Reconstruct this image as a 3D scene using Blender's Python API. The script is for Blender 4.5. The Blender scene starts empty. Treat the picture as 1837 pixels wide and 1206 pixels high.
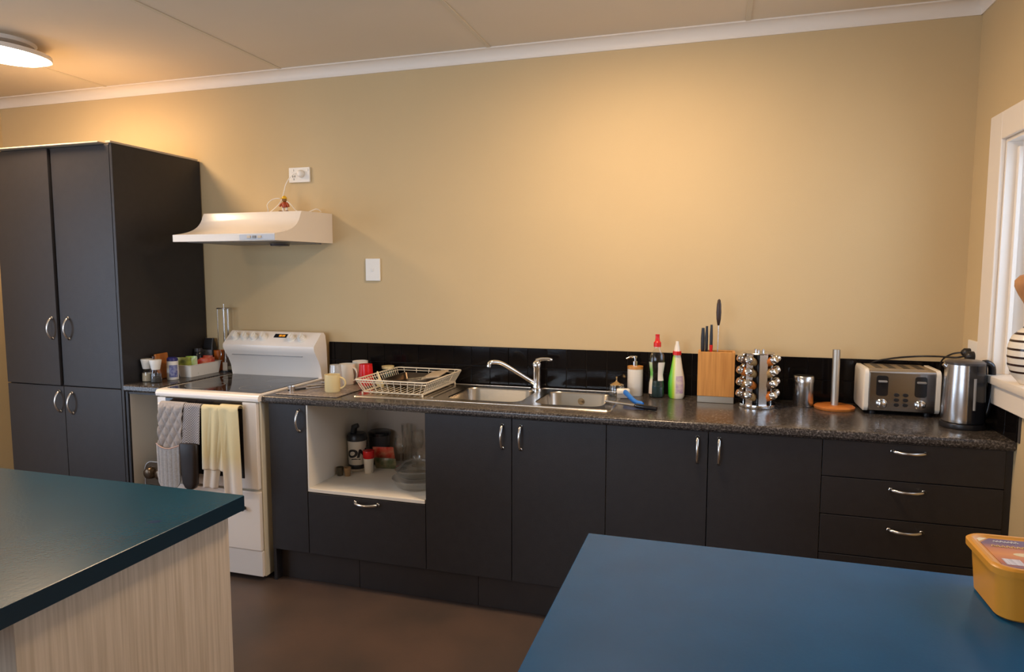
import bpy, bmesh, math, random
from mathutils import Vector, Matrix
random.seed(7)
PI = math.pi
scene = bpy.context.scene
COL = scene.collection

# ------------------------------------------------------------------ camera
cam_data = bpy.data.cameras.new('camera')
cam = bpy.data.objects.new('camera', cam_data); COL.objects.link(cam)
cam.location = (0, -3.2604, 1.4666)
cam.rotation_euler = (math.radians(90 - 5.2008), 0, math.radians(17.0259))
cam_data.sensor_fit = 'HORIZONTAL'; cam_data.sensor_width = 36
cam_data.lens = 1219.81 / 1837 * 36
cam_data.clip_start = 0.02
cam_data.dof.use_dof = False
scene.camera = cam
# ------------------------------------------------------------------ world, light, exposure
world = bpy.data.worlds.new('world'); scene.world = world; world.use_nodes = True
wn = world.node_tree.nodes['Background']
wn.inputs[0].default_value = (0.62, 0.78, 1.0, 1); wn.inputs[1].default_value = 1.5
scene.view_settings.view_transform = 'Standard'; scene.view_settings.look = 'None'
scene.view_settings.exposure = 0.0; scene.view_settings.gamma = 1
scene.view_settings.use_curve_mapping = False
scene.cycles.max_bounces = 10; scene.cycles.diffuse_bounces = 5; scene.cycles.glossy_bounces = 5
scene.cycles.transmission_bounces = 10; scene.cycles.transparent_max_bounces = 16
LAMP = 75.0
LAMPCOL = (1.0, 0.71, 0.44)
def area(name, loc, rot, sx, sy, power, color):
    l = bpy.data.lights.new(name, 'AREA'); l.shape = 'RECTANGLE'; l.size = sx; l.size_y = sy
    l.energy = power; l.color = color
    o = bpy.data.objects.new(name, l); o.location = loc; o.rotation_euler = rot; COL.objects.link(o)
    return o
# daylight that comes in through the unseen glazed door added in the left wall
area('daylight_unseen_door', (-4.62, -2.75, 1.25), (0, -PI/2, 0), 1.9, 1.9, 60, (0.66, 0.80, 1.0))
# daylight through an unseen window, added behind the camera as cool fill
area('daylight_fill_front', (-2.3, -5.85, 1.5), (PI/2, 0, 0), 2.3, 1.3, 100, (0.70, 0.83, 1.0))
# daylight through the window beside the bench
area('daylight_window', (1.45, -1.15, 1.6), (0, PI/2, 0), 0.9, 1.5, 19, (0.66, 0.80, 1.0))

# ------------------------------------------------------------------ material helpers
def mat(name, color, rough=0.5, metal=0.0, bump=0.0, bscale=50, var=0.0, vscale=5, spec=0.5, coat=0.0,
        trans=0.0, ior=1.45, stretch=None, color2=None, emit=None, estr=0.0, sheen=0.0):
    m = bpy.data.materials.new(name); m.use_nodes = True
    nt = m.node_tree; N = nt.nodes; L = nt.links
    b = N['Principled BSDF']
    b.inputs['Base Color'].default_value = (*color, 1); b.inputs['Roughness'].default_value = rough
    b.inputs['Metallic'].default_value = metal; b.inputs['Specular IOR Level'].default_value = spec
    b.inputs['IOR'].default_value = ior
    if coat: b.inputs['Coat Weight'].default_value = coat
    if trans: b.inputs['Transmission Weight'].default_value = trans
    if sheen: b.inputs['Sheen Weight'].default_value = sheen
    if emit: b.inputs['Emission Color'].default_value = (*emit, 1); b.inputs['Emission Strength'].default_value = estr
    if bump or var or color2:
        tc = N.new('ShaderNodeTexCoord'); mp = N.new('ShaderNodeMapping'); L.new(tc.outputs['Object'], mp.inputs[0])
        if stretch: mp.inputs['Scale'].default_value = stretch
    if var or color2:
        n = N.new('ShaderNodeTexNoise'); n.inputs['Scale'].default_value = vscale; n.inputs['Detail'].default_value = 5
        L.new(mp.outputs[0], n.inputs['Vector'])
        r = N.new('ShaderNodeValToRGB'); L.new(n.outputs['Fac'], r.inputs[0])
        c2 = color2 or tuple(c * (1 - var) for c in color)
        r.color_ramp.elements[0].position = 0.35; r.color_ramp.elements[1].position = 0.65
        r.color_ramp.elements[0].color = (*c2, 1); r.color_ramp.elements[1].color = (*color, 1)
        L.new(r.outputs[0], b.inputs['Base Color'])
    if bump:
        n2 = N.new('ShaderNodeTexNoise'); n2.inputs['Scale'].default_value = bscale; n2.inputs['Detail'].default_value = 3
        L.new(mp.outputs[0], n2.inputs['Vector'])
        bp = N.new('ShaderNodeBump'); bp.inputs['Strength'].default_value = bump; bp.inputs['Distance'].default_value = 0.002
        L.new(n2.outputs['Fac'], bp.inputs['Height']); L.new(bp.outputs[0], b.inputs['Normal'])
    return m

M = {}
M['wall'] = mat('cream_wall_paint', (0.555, 0.418, 0.228), 0.75, bump=0.15, bscale=220, var=0.03, vscale=2)
M['ceiling'] = mat('ceiling_paint', (0.70, 0.61, 0.47), 0.8, var=0.03, vscale=2)
M['batten'] = mat('ceiling_joint_paint', (0.64, 0.56, 0.42), 0.7)
M['trim'] = mat('white_trim_paint', (0.78, 0.71, 0.62), 0.45)
M['floor'] = mat('brown_vinyl', (0.105, 0.066, 0.049), 0.42, color2=(0.066, 0.048, 0.039), vscale=2.6, bump=0.1, bscale=60)
M['dark'] = mat('charcoal_laminate', (0.025, 0.0225, 0.0235), 0.40, bump=0.25, bscale=420, var=0.12, vscale=30, spec=0.45)
M['plinthm'] = mat('brown_black_plinth', (0.035, 0.027, 0.024), 0.5, var=0.15, vscale=8)
M['melamine'] = mat('white_melamine', (0.82, 0.76, 0.66), 0.45)
M['rawboard'] = mat('raw_board_edge', (0.55, 0.45, 0.32), 0.7)
M['grout'] = mat('dark_grout', (0.055, 0.048, 0.043), 0.8)
M['tile'] = mat('black_gloss_tile', (0.005, 0.004, 0.004), 0.10, spec=0.2)
M['chrome'] = mat('chrome', (0.80, 0.80, 0.80), 0.12, 1.0)
M['nickel'] = mat('brushed_nickel', (0.68, 0.66, 0.63), 0.25, 1.0)
M['steel'] = mat('sink_steel', (0.50, 0.45, 0.38), 0.24, 1.0, bump=0.05, bscale=90, stretch=(1, 12, 1))
M['ssteel'] = mat('brushed_steel', (0.60, 0.58, 0.56), 0.22, 1.0, bump=0.05, bscale=90, stretch=(12, 12, 1))
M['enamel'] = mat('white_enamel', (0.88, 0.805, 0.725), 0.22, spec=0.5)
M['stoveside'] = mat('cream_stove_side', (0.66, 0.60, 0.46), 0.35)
M['plasticw'] = mat('white_plastic', (0.80, 0.77, 0.70), 0.35)
M['glassblack'] = mat('black_ceramic_glass', (0.012, 0.010, 0.010), 0.07)
M['ovenglass'] = mat('oven_door_glass', (0.010, 0.008, 0.008), 0.10)
M['blackp'] = mat('black_plastic', (0.015, 0.014, 0.015), 0.35)
M['blackg'] = mat('black_gloss_plastic', (0.012, 0.012, 0.014), 0.15)
M['blue'] = mat('teal_blue_laminate', (0.004, 0.085, 0.225), 0.23, bump=0.10, bscale=160, var=0.10, vscale=9, spec=0.24)
M['tealtop'] = mat('teal_laminate_left', (0.006, 0.070, 0.120), 0.26, bump=0.10, bscale=160, var=0.12, vscale=7, spec=0.42)  # less blue and stronger specular than the other island top
M['blueedge'] = mat('dark_blue_edge', (0.003, 0.018, 0.032), 0.4)
M['yellowtub'] = mat('amber_plastic', (0.62, 0.27, 0.03), 0.35)
M['wood'] = mat('bamboo_block', (0.58, 0.27, 0.065), 0.4, color2=(0.46, 0.20, 0.045), vscale=9, stretch=(14, 14, 0.7))
M['wood2'] = mat('orange_wood', (0.50, 0.17, 0.03), 0.4, color2=(0.36, 0.11, 0.02), vscale=6, stretch=(2, 10, 2))
M['woodtan'] = mat('tan_wood', (0.50, 0.26, 0.12), 0.45, color2=(0.40, 0.19, 0.08), vscale=8, stretch=(6, 6, 1))
M['red'] = mat('red_plastic', (0.60, 0.015, 0.012), 0.3)
M['redcup'] = mat('red_cup', (0.62, 0.01, 0.012), 0.25)
M['green'] = mat('green_plastic', (0.13, 0.42, 0.03), 0.4)
M['navy'] = mat('navy_plastic', (0.02, 0.02, 0.14), 0.35)
M['bluebrush'] = mat('blue_plastic', (0.02, 0.16, 0.55), 0.35)
M['yellow'] = mat('yellow_plastic', (0.75, 0.42, 0.01), 0.4)
M['toyred'] = mat('toy_red', (0.35, 0.05, 0.01), 0.4)
M['toybrown'] = mat('toy_brown', (0.22, 0.09, 0.015), 0.5)
M['mugy'] = mat('pale_yellow_ceramic', (0.72, 0.58, 0.30), 0.25)
M['mugw'] = mat('white_ceramic', (0.74, 0.68, 0.58), 0.25)
M['tin'] = mat('dark_bakeware', (0.10, 0.07, 0.045), 0.28, 0.85)
M['wire'] = mat('cream_coated_wire', (0.72, 0.62, 0.46), 0.4)
M['salt'] = mat('salt_crystals', (0.60, 0.50, 0.34), 0.7, bump=0.6, bscale=300)
M['pepper'] = mat('peppercorns', (0.05, 0.045, 0.04), 0.6, bump=0.8, bscale=300, var=0.5, vscale=200)
M['stripe'] = mat('dark_brown_glaze', (0.03, 0.012, 0.008), 0.2)
M['clearish'] = mat('clear_plastic', (0.82, 0.82, 0.80), 0.08, trans=0.95, ior=1.2)
M['detergent'] = mat('dark_green_liquid', (0.02, 0.045, 0.045), 0.1, spec=0.6)
M['orange'] = mat('orange_spice', (0.60, 0.17, 0.02), 0.5, var=0.3, vscale=120)
M['tanspice'] = mat('tan_spice', (0.42, 0.26, 0.10), 0.6, var=0.3, vscale=120)
M['darkspice'] = mat('dark_spice', (0.10, 0.055, 0.03), 0.6, var=0.3, vscale=120)
M['grey'] = mat('grey_plastic', (0.25, 0.24, 0.23), 0.4)
M['smoke'] = mat('smoke_lid', (0.05, 0.045, 0.045), 0.25)

def glass_mat(name, tint=(0.95, 0.95, 0.93), gl=0.10):
    m = bpy.data.materials.new(name); m.use_nodes = True
    nt = m.node_tree; N = nt.nodes; L = nt.links; N.remove(N['Principled BSDF'])
    out = N['Material Output']
    t = N.new('ShaderNodeBsdfTransparent'); t.inputs[0].default_value = (*tint, 1)
    g = N.new('ShaderNodeBsdfGlossy'); g.inputs['Roughness'].default_value = 0.04
    lw = N.new('ShaderNodeLayerWeight'); lw.inputs[0].default_value = 0.35
    ad = N.new('ShaderNodeMath'); ad.operation = 'MULTIPLY_ADD'; ad.inputs[1].default_value = 0.42; ad.inputs[2].default_value = gl * 0.4
    L.new(lw.outputs['Facing'], ad.inputs[0])
    mx = N.new('ShaderNodeMixShader'); L.new(ad.outputs[0], mx.inputs[0]); L.new(t.outputs[0], mx.inputs[1]); L.new(g.outputs[0], mx.inputs[2])
    L.new(mx.outputs[0], out.inputs[0])
    return m
M['glass'] = glass_mat('drinking_glass', (0.975, 0.975, 0.965))
M['glassware'] = glass_mat('oven_glassware', (0.985, 0.985, 0.97), 0.2)
_gn = M['glassware'].node_tree
for q in _gn.nodes:
    if q.type == 'MATH': q.inputs[1].default_value = 0.75
M['cloudy'] = glass_mat('cloudy_glass', (0.9, 0.9, 0.88), 0.2)
_n = M['cloudy'].node_tree; _mx = [q for q in _n.nodes if q.type == 'MIX_SHADER'][0]
_d = _n.nodes.new('ShaderNodeBsdfDiffuse'); _d.inputs[0].default_value = (.75, .75, .74, 1); _m2 = _n.nodes.new('ShaderNodeMixShader'); _m2.inputs[0].default_value = .35
_n.links.new(_mx.outputs[0], _m2.inputs[1]); _n.links.new(_d.outputs[0], _m2.inputs[2]); _n.links.new(_m2.outputs[0], _n.nodes['Material Output'].inputs[0])
M['pane'] = glass_mat('window_glass', (0.97, 0.98, 1.0), 0.1)

def speckle():
    m = mat('speckled_charcoal_laminate', (0.05, 0.045, 0.04), 0.22, spec=0.5)
    nt = m.node_tree; N = nt.nodes; L = nt.links; b = N['Principled BSDF']
    tc = N.new('ShaderNodeTexCoord')
    v = N.new('ShaderNodeTexNoise'); v.inputs['Scale'].default_value = 130; v.inputs['Detail'].default_value = 4; v.inputs['Roughness'].default_value = 0.7
    L.new(tc.outputs['Object'], v.inputs['Vector'])
    r = N.new('ShaderNodeValToRGB'); L.new(v.outputs['Fac'], r.inputs[0])
    e = r.color_ramp.elements; e[0].position = 0.40; e[0].color = (0.020, 0.017, 0.016, 1); e[1].position = 0.66; e[1].color = (0.17, 0.15, 0.135, 1)
    k = r.color_ramp.elements.new(0.53); k.color = (0.055, 0.047, 0.043, 1)
    L.new(r.outputs[0], b.inputs['Base Color'])
    bp = N.new('ShaderNodeBump'); bp.inputs['Strength'].default_value = 0.15; bp.inputs['Distance'].default_value = 0.001
    L.new(v.outputs['Fac'], bp.inputs['Height']); L.new(bp.outputs[0], b.inputs['Normal'])
    return m
M['bench'] = speckle()
def woodgrain():
    m = mat('pale_vertical_woodgrain', (0.60, 0.50, 0.38), 0.5)
    nt = m.node_tree; N = nt.nodes; L = nt.links; b = N['Principled BSDF']
    tc = N.new('ShaderNodeTexCoord'); mp = N.new('ShaderNodeMapping'); mp.inputs['Scale'].default_value = (60, 60, 1.6)
    L.new(tc.outputs['Object'], mp.inputs[0])
    v = N.new('ShaderNodeTexNoise'); v.inputs['Scale'].default_value = 2.2; v.inputs['Detail'].default_value = 6
    L.new(mp.outputs[0], v.inputs['Vector'])
    r = N.new('ShaderNodeValToRGB'); L.new(v.outputs['Fac'], r.inputs[0])
    e = r.color_ramp.elements; e[0].position = 0.35; e[0].color = (0.52, 0.42, 0.31, 1); e[1].position = 0.66; e[1].color = (0.66, 0.55, 0.43, 1)
    L.new(r.outputs[0], b.inputs['Base Color'])
    return m
M['woodgrain'] = woodgrain()

def ramp_mat(name, stops, axis, lo, hi, rough=0.8, bump=0.5, bscale=300, noise=0.0, checker=None):
    """colour bands along one object axis (dyed or printed on the thing itself)"""
    m = mat(name, stops[0][1], rough, bump=bump, bscale=bscale)
    nt = m.node_tree; N = nt.nodes; L = nt.links; b = N['Principled BSDF']
    tc = N.new('ShaderNodeTexCoord'); sp = N.new('ShaderNodeSeparateXYZ'); L.new(tc.outputs['Object'], sp.inputs[0])
    mr = N.new('ShaderNodeMapRange'); mr.inputs[1].default_value = lo; mr.inputs[2].default_value = hi
    L.new(sp.outputs[axis], mr.inputs[0])
    r = N.new('ShaderNodeValToRGB'); L.new(mr.outputs[0], r.inputs[0])
    e = r.color_ramp.elements
    while len(e) < len(stops): e.new(0.5)
    for k, (p, c) in enumerate(stops): e[k].position = p; e[k].color = (*c, 1)
    if checker:
        ck = N.new('ShaderNodeTexChecker'); ck.inputs['Scale'].default_value = checker
        ck.inputs[1].default_value = (1, 1, 1, 1); ck.inputs[2].default_value = (0.35, 0.34, 0.36, 1)
        L.new(tc.outputs['Object'], ck.inputs[0])
        mx = N.new('ShaderNodeMix'); mx.data_type = 'RGBA'; mx.blend_type = 'MULTIPLY'; mx.inputs[0].default_value = 1
        L.new(r.outputs[0], mx.inputs[6]); L.new(ck.outputs[0], mx.inputs[7]); L.new(mx.outputs[2], b.inputs['Base Color'])
    else: L.new(r.outputs[0], b.inputs['Base Color'])
    return m

# ------------------------------------------------------------------ geometry helpers
def new(): return bmesh.new()
def box(bm, x0, x1, y0, y1, z0, z1, bev=0.0, seg=2):
    t = bmesh.new()
    bmesh.ops.create_cube(t, size=1)
    for v in t.verts:
        v.co = Vector((x0 + (v.co.x + .5) * (x1 - x0), y0 + (v.co.y + .5) * (y1 - y0), z0 + (v.co.z + .5) * (z1 - z0)))
    if bev: bmesh.ops.bevel(t, geom=list(t.edges), offset=bev, segments=seg, profile=0.5, affect='EDGES')
    merge(bm, t); return bm
def merge(bm, t, mtx=None):
    if mtx is not None: bmesh.ops.transform(t, matrix=mtx, verts=list(t.verts))
    vm = [bm.verts.new(v.co) for v in t.verts]
    t.verts.index_update()
    for f in t.faces:
        try: bm.faces.new([vm[v.index] for v in f.verts])
        except ValueError: pass
    t.free()
def lathe(bm, prof, seg=24, c=(0, 0, 0), rot=None, sx=1.0, sy=1.0):
    """prof: list of (r, z)"""
    t = bmesh.new(); rings = []
    for r, z in prof:
        if r < 1e-5: rings.append([t.verts.new((0, 0, z))])
        else: rings.append([t.verts.new((r * sx * math.cos(2*PI*i/seg), r * sy * math.sin(2*PI*i/seg), z)) for i in range(seg)])
    for a, b in zip(rings, rings[1:]):
        for i in range(seg):
            j = (i + 1) % seg
            if len(a) == 1 and len(b) == 1: continue
            if len(a) == 1: t.faces.new((a[0], b[j], b[i]))
            elif len(b) == 1: t.faces.new((a[i], a[j], b[0]))
            else: t.faces.new((a[i], a[j], b[j], b[i]))
    m = Matrix.Translation(c)
    if rot is not None: m = m @ rot
    bmesh.ops.recalc_face_normals(t, faces=list(t.faces))
    merge(bm, t, m); return bm
def tube(bm, pts, r, seg=8, closed=False, r2=None, flat=1.0):
    """r: float or list; swept tube through pts"""
    pts = [Vector(p) for p in pts]; n = len(pts); rings = []
    up = None
    for i, p in enumerate(pts):
        if closed: d = (pts[(i+1) % n] - pts[i-1])
        else: d = pts[min(i+1, n-1)] - pts[max(i-1, 0)]
        if d.length < 1e-9: d = Vector((0, 0, 1))
        d.normalize()
        if up is None: up = Vector((0, 0, 1)) if abs(d.z) < .9 else Vector((1, 0, 0))
        a = (up - d * up.dot(d))
        if a.length < 1e-6: a = d.orthogonal()
        a.normalize(); up = a; b = d.cross(a)
        rr = r[i] if isinstance(r, (list, tuple)) else r
        rings.append([bm.verts.new(p + (a * math.cos(2*PI*k/seg) + b * math.sin(2*PI*k/seg) * flat) * rr) for k in range(seg)])
    m = n if closed else n - 1
    for i in range(m):
        A = rings[i]; B = rings[(i+1) % n]
        for k in range(seg):
            l = (k+1) % seg
            bm.faces.new((A[k], A[l], B[l], B[k]))
    if not closed:
        bm.faces.new(list(reversed(rings[0]))); bm.faces.new(rings[-1])
    return bm
def prism(bm, poly, axis, a0, a1):
    """extrude a polygon; axis 'x': poly=(y,z); 'y': poly=(x,z); 'z': poly=(x,y)"""
    def P(u, v, a): return {'x': (a, u, v), 'y': (u, a, v), 'z': (u, v, a)}[axis]
    A = [bm.verts.new(P(u, v, a0)) for u, v in poly]; B = [bm.verts.new(P(u, v, a1)) for u, v in poly]
    n = len(poly); fs = [bm.faces.new(A), bm.faces.new(list(reversed(B)))]
    for i in range(n):
        j = (i+1) % n; fs.append(bm.faces.new((A[i], B[i], B[j], A[j])))
    bmesh.ops.recalc_face_normals(bm, faces=fs)
    return bm
def rrect(x0, x1, y0, y1, r, n=5):
    p = []
    for cx, cy, a in ((x1-r, y1-r, 0), (x0+r, y1-r, 90), (x0+r, y0+r, 180), (x1-r, y0+r, 270)):
        for k in range(n+1):
            t = math.radians(a + 90*k/n); p.append((cx + r*math.cos(t), cy + r*math.sin(t)))
    return p
def loft(bm, loops, cap0=True, cap1=True):
    """loops: lists of 3-D points with equal counts"""
    R = [[bm.verts.new(p) for p in l] for l in loops]; fs = []
    n = len(R[0])
    for a, b in zip(R, R[1:]):
        for i in range(n):
            j = (i+1) % n; fs.append(bm.faces.new((a[i], a[j], b[j], b[i])))
    if cap0: fs.append(bm.faces.new(list(reversed(R[0]))))
    if cap1: fs.append(bm.faces.new(R[-1]))
    bmesh.ops.recalc_face_normals(bm, faces=fs)
    return bm
def bezier(p0, p1, p2, p3, n=12):
    out = []
    for i in range(n+1):
        t = i/n; out.append(tuple(((1-t)**3)*a + 3*((1-t)**2)*t*b + 3*(1-t)*t*t*c + t**3*d for a, b, c, d in zip(p0, p1, p2, p3)))
    return out
def spline(pts, n=8):
    pts = [Vector(p) for p in pts]; out = []
    for i in range(len(pts)-1):
        p0 = pts[max(i-1, 0)]; p1 = pts[i]; p2 = pts[i+1]; p3 = pts[min(i+2, len(pts)-1)]
        for k in range(n):
            t = k/n
            out.append(0.5*((2*p1) + (-p0+p2)*t + (2*p0-5*p1+4*p2-p3)*t*t + (-p0+3*p1-3*p2+p3)*t**3))
    out.append(pts[-1]); return out

def wloc(o):
    v = Vector((0, 0, 0))
    while o is not None: v += o.location; o = o.parent
    return v
def obj(name, bm, m, parent=None, smooth=None, world=True, loc=None):
    """link a bmesh as one mesh object. world=True: the bmesh is in world space (parents unrotated)"""
    if world and parent is not None:
        s = wloc(parent); bmesh.ops.translate(bm, vec=-s, verts=list(bm.verts))
    if world and parent is None and loc is not None:
        bmesh.ops.translate(bm, vec=-Vector(loc), verts=list(bm.verts))
    me = bpy.data.meshes.new(name); bm.to_mesh(me); bm.free()
    me.materials.append(m if not isinstance(m, str) else M[m])
    o = bpy.data.objects.new(name, me); COL.objects.link(o)
    if parent is not None: o.parent = parent
    if loc is not None: o.location = loc
    if smooth:
        me.polygons.foreach_set('use_smooth', [True]*len(me.polygons))
        me.set_sharp_from_angle(angle=math.radians(smooth))
    return o
def thing(name, label, cat, loc=(0, 0, 0), rotz=0, group=None):
    o = bpy.data.objects.new(name, None); COL.objects.link(o); o.empty_display_size = 0.05
    o.location = loc; o.rotation_euler = (0, 0, rotz); o['label'] = label; o['category'] = cat
    if group: o['group'] = group
    return o
def tag(o, label, cat, group=None):
    o['label'] = label; o['category'] = cat
    if group: o['group'] = group
    return o
def struct(name, bm, m, **k):
    o = obj(name, bm, m, **k); o['kind'] = 'structure'; return o
def text_mesh(s, size, shear=0.0, bold=0.0):
    cu = bpy.data.curves.new('t', 'FONT'); cu.body = s; cu.size = size; cu.align_x = 'CENTER'; cu.shear = shear; cu.offset = bold; cu.extrude = 0.0004
    o = bpy.data.objects.new('t', cu); COL.objects.link(o)
    dg = bpy.context.evaluated_depsgraph_get(); me = bpy.data.meshes.new_from_object(o.evaluated_get(dg))
    b = bmesh.new(); b.from_mesh(me); bpy.data.objects.remove(o); bpy.data.curves.remove(cu); bpy.data.meshes.remove(me)
    return b

# ------------------------------------------------------------------ dimensions
XL, XR, YB, YF, ZC = -4.37, 0.975, 0.0, -5.6, 2.557
ZB = 0.90
# ------------------------------------------------------------------ room
b = new(); box(b, XL-.1, XR+.12, YF-.1, YB+.1, -.1, 0); struct('floor', b, 'floor')
b = new(); box(b, XL-.1, XR+.12, YF-.1, YB+.1, ZC, ZC+.1); ceil = struct('ceiling', b, 'ceiling')
for x in (-3.46, -2.275, -1.10, 0.083):
    b = new(); box(b, x-.011, x+.011, YF, -.05, ZC-.0035, ZC+.001, 0.0012, 1); obj('joint_strip', b, 'batten', ceil)
b = new(); box(b, XL-.1, XR+.12, 0, .1, 0, ZC); wall_back = struct('wall_back', b, 'wall')
FX0, FX1, FZ0, FZ1 = -3.5, -1.1, .85, 2.1
b = new(); box(b, XL-.1, FX0, YF-.1, YF, 0, ZC); box(b, FX1, XR+.12, YF-.1, YF, 0, ZC)
box(b, FX0, FX1, YF-.1, YF, 0, FZ0); box(b, FX0, FX1, YF-.1, YF, FZ1, ZC); struct('wall_front', b, 'wall')
b = new(); box(b, FX0-.07, FX0, YF-.1, YF+.015, FZ0-.07, FZ1+.07); box(b, FX1, FX1+.07, YF-.1, YF+.015, FZ0-.07, FZ1+.07)
box(b, FX0, FX1, YF-.1, YF+.015, FZ1, FZ1+.07); box(b, FX0, FX1, YF-.1, YF+.03, FZ0-.07, FZ0)
win2 = struct('added_window', b, 'trim')  # window out of view, added to let in cool frontal daylight
for x0, x1 in ((FX0, (FX0+FX1)/2), ((FX0+FX1)/2, FX1)):
    b = new(); box(b, x0, x0+.05, YF-.07, YF-.03, FZ0, FZ1); box(b, x1-.05, x1, YF-.07, YF-.03, FZ0, FZ1)
    box(b, x0+.05, x1-.05, YF-.07, YF-.03, FZ0, FZ0+.05); box(b, x0+.05, x1-.05, YF-.07, YF-.03, FZ1-.05, FZ1)
    fr = obj('window_frame', b, 'trim', win2)
    b = new(); box(b, x0+.05, x1-.05, YF-.053, YF-.047, FZ0+.05, FZ1-.05); obj('pane', b, 'pane', fr)
# left wall with the opening of the added glazed door
DY0, DY1, DZ = -3.75, -1.75, 2.1
b = new()
box(b, XL-.1, XL, DY1, 0, 0, ZC); box(b, XL-.1, XL, YF, DY0, 0, ZC); box(b, XL-.1, XL, DY0, DY1, DZ, ZC)
struct('wall_left', b, 'wall')
# right wall with window opening
WY0, WY1, WZ0, WZ1 = -1.95, -0.335, 1.10, 1.953
b = new()
box(b, XR, XR+.12, WY1, 0, 0, ZC); box(b, XR, XR+.12, YF, WY0, 0, ZC)
box(b, XR, XR+.12, WY0, WY1, 0, WZ0-.03); box(b, XR, XR+.12, WY0, WY1, WZ1, ZC)
wall_right = struct('wall_right', b, 'wall')
# coved cornices
cp = [(0, 0)] + [(-.055 + .055*math.cos(t)*1.0, 0) for t in ()]
def cove(n=8, s=.055):
    p = [(0.0, ZC), (0.0, ZC-s), (-.006, ZC-s)]
    for k in range(n+1):
        t = k/n * PI/2
        p.append((-.006 - (s-.012)*(1-math.cos(t)), ZC-s+.004 + (s-.010)*math.sin(t)))
    p += [(-s, ZC-.006), (-s, ZC)]
    return p
b = new(); prism(b, cove(), 'x', XL, XR); struct('trim_1', b, 'trim', smooth=50)
b = new(); prism(b, [(XR + u, v) for u, v in cove()], 'y', YF, YB); struct('trim_2', b, 'trim', smooth=50)
b = new(); prism(b, [(XL - u, v) for u, v in cove()], 'y', YF, YB); struct('trim_3', b, 'trim', smooth=50)
b = new(); box(b, XL, XL+.012, DY1, -.02, 0, .09, .003, 1); struct('baseboard_left', b, 'trim')
b = new(); box(b, XL+.02, -3.68, -.014, 0, 0, .09, .003, 1); struct('baseboard_back', b, 'trim')
# unseen_door : glazed door out of view, added where the pantry's cool sheen points
b = new()
box(b, XL-.1, XL+.015, DY0-.07, DY0, 0, DZ+.07, .003, 1); box(b, XL-.1, XL+.015, DY1, DY1+.07, 0, DZ+.07, .003, 1)
box(b, XL-.1, XL+.015, DY0, DY1, DZ, DZ+.07, .003, 1)
d1 = struct('unseen_door', b, 'trim')
for y0, y1 in ((DY0, (DY0+DY1)/2+.03), ((DY0+DY1)/2-.03, DY1)):
    b = new()
    box(b, XL-.07, XL-.03, y0, y0+.06, 0.0, DZ); box(b, XL-.07, XL-.03, y1-.06, y1, 0.0, DZ)
    box(b, XL-.07, XL-.03, y0+.06, y1-.06, 0.0, .1); box(b, XL-.07, XL-.03, y0+.06, y1-.06, DZ-.06, DZ)
    fr = obj('door_frame', b, 'trim', d1)
    b = new(); box(b, XL-.053, XL-.047, y0+.06, y1-.06, .1, DZ-.06); obj('pane', b, 'pane', fr)
# window_1
b = new()
box(b, XR-.018, XR, WY1, WY1+.115, WZ0, WZ1+.10, .004, 2)          # architrave, side
box(b, XR-.018, XR, WY0-.115, WY0, WZ0, WZ1+.10, .004, 2)
box(b, XR-.018, XR, WY0, WY1, WZ1, WZ1+.10, .004, 2)
win = struct('window_1', b, 'trim')
b = new()
box(b, XR-.002, XR+.12, WY1-.012, WY1, WZ0, WZ1-.012); box(b, XR-.002, XR+.12, WY0, WY0+.012, WZ0, WZ1-.012)
box(b, XR-.002, XR+.12, WY0, WY1, WZ1-.012, WZ1)
box(b, XR+.030, XR+.045, WY1-.030, WY1-.012, WZ0, WZ1-.03, .002, 1)
obj('jamb', b, 'trim', win)
b = new()
for y0, y1 in ((WY0+.012, (WY0+WY1)/2), ((WY0+WY1)/2, WY1-.012)):
    box(b, XR+.085, XR+.115, y0, y0+.045, WZ0, WZ1-.012); box(b, XR+.085, XR+.115, y1-.045, y1, WZ0, WZ1-.012)
    box(b, XR+.085, XR+.115, y0+.045, y1-.045, WZ0, WZ0+.05); box(b, XR+.085, XR+.115, y0+.045, y1-.045, WZ1-.06, WZ1-.012)
sash = obj('window_frame', b, 'trim', win)
for y0, y1 in ((WY0+.012, (WY0+WY1)/2), ((WY0+WY1)/2, WY1-.012)):
    b = new(); box(b, XR+.098, XR+.102, y0+.045, y1-.045, WZ0+.05, WZ1-.06); obj('pane', b, 'pane', sash)
b = new()
box(b, XR-.035, XR+.12, WY0-.12, WY1+.12, WZ0-.030, WZ0, .006, 2)
box(b, XR-.020, XR, WY0-.10, WY1+.10, WZ0-.105, WZ0-.028, .003, 1)
obj('window_sill', b, 'trim', win, smooth=40)

# black tile splashback : every tile its own piece
b = new(); box(b, -2.045, XR, -.004, 0, ZB, 1.098); g = obj('grout', b, 'grout', wall_back)
b = new(); box(b, -.0465, .0465+.002, -.007, .004, -.0475, .0475, .0015, 1)
tile_me = None
def tile_at(parent, x, y, z, rot=0, sx=1.0):
    global tile_me
    if tile_me is None:
        bb = new(); box(bb, -.0488, .0488, -.0045, .003, -.0488, .0488, .0014, 1)
        tile_me = bpy.data.meshes.new('tile'); bb.to_mesh(tile_me); bb.free(); tile_me.materials.append(M['tile'])
    o = bpy.data.objects.new('tile', tile_me); COL.objects.link(o); o.parent = parent
    o.location = (x, y, z); o.rotation_euler = (random.uniform(-.006, .006), 0, rot + random.uniform(-.006, .006)); o.scale = (sx, 1, 1)
b.free()
x = -2.045 + .036
tile_at(wall_back, -2.045+.018, -.0045, .95, 0, .34); tile_at(wall_back, -2.045+.018, -.0045, 1.049, 0, .34)
k = 0
xt = -2.009 + .05
while xt < XR - .05:
    for z in (.95, 1.049): tile_at(wall_back, xt, -.0045, z)
    xt += .0995
rest = XR - .008 - (xt - .05)
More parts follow.
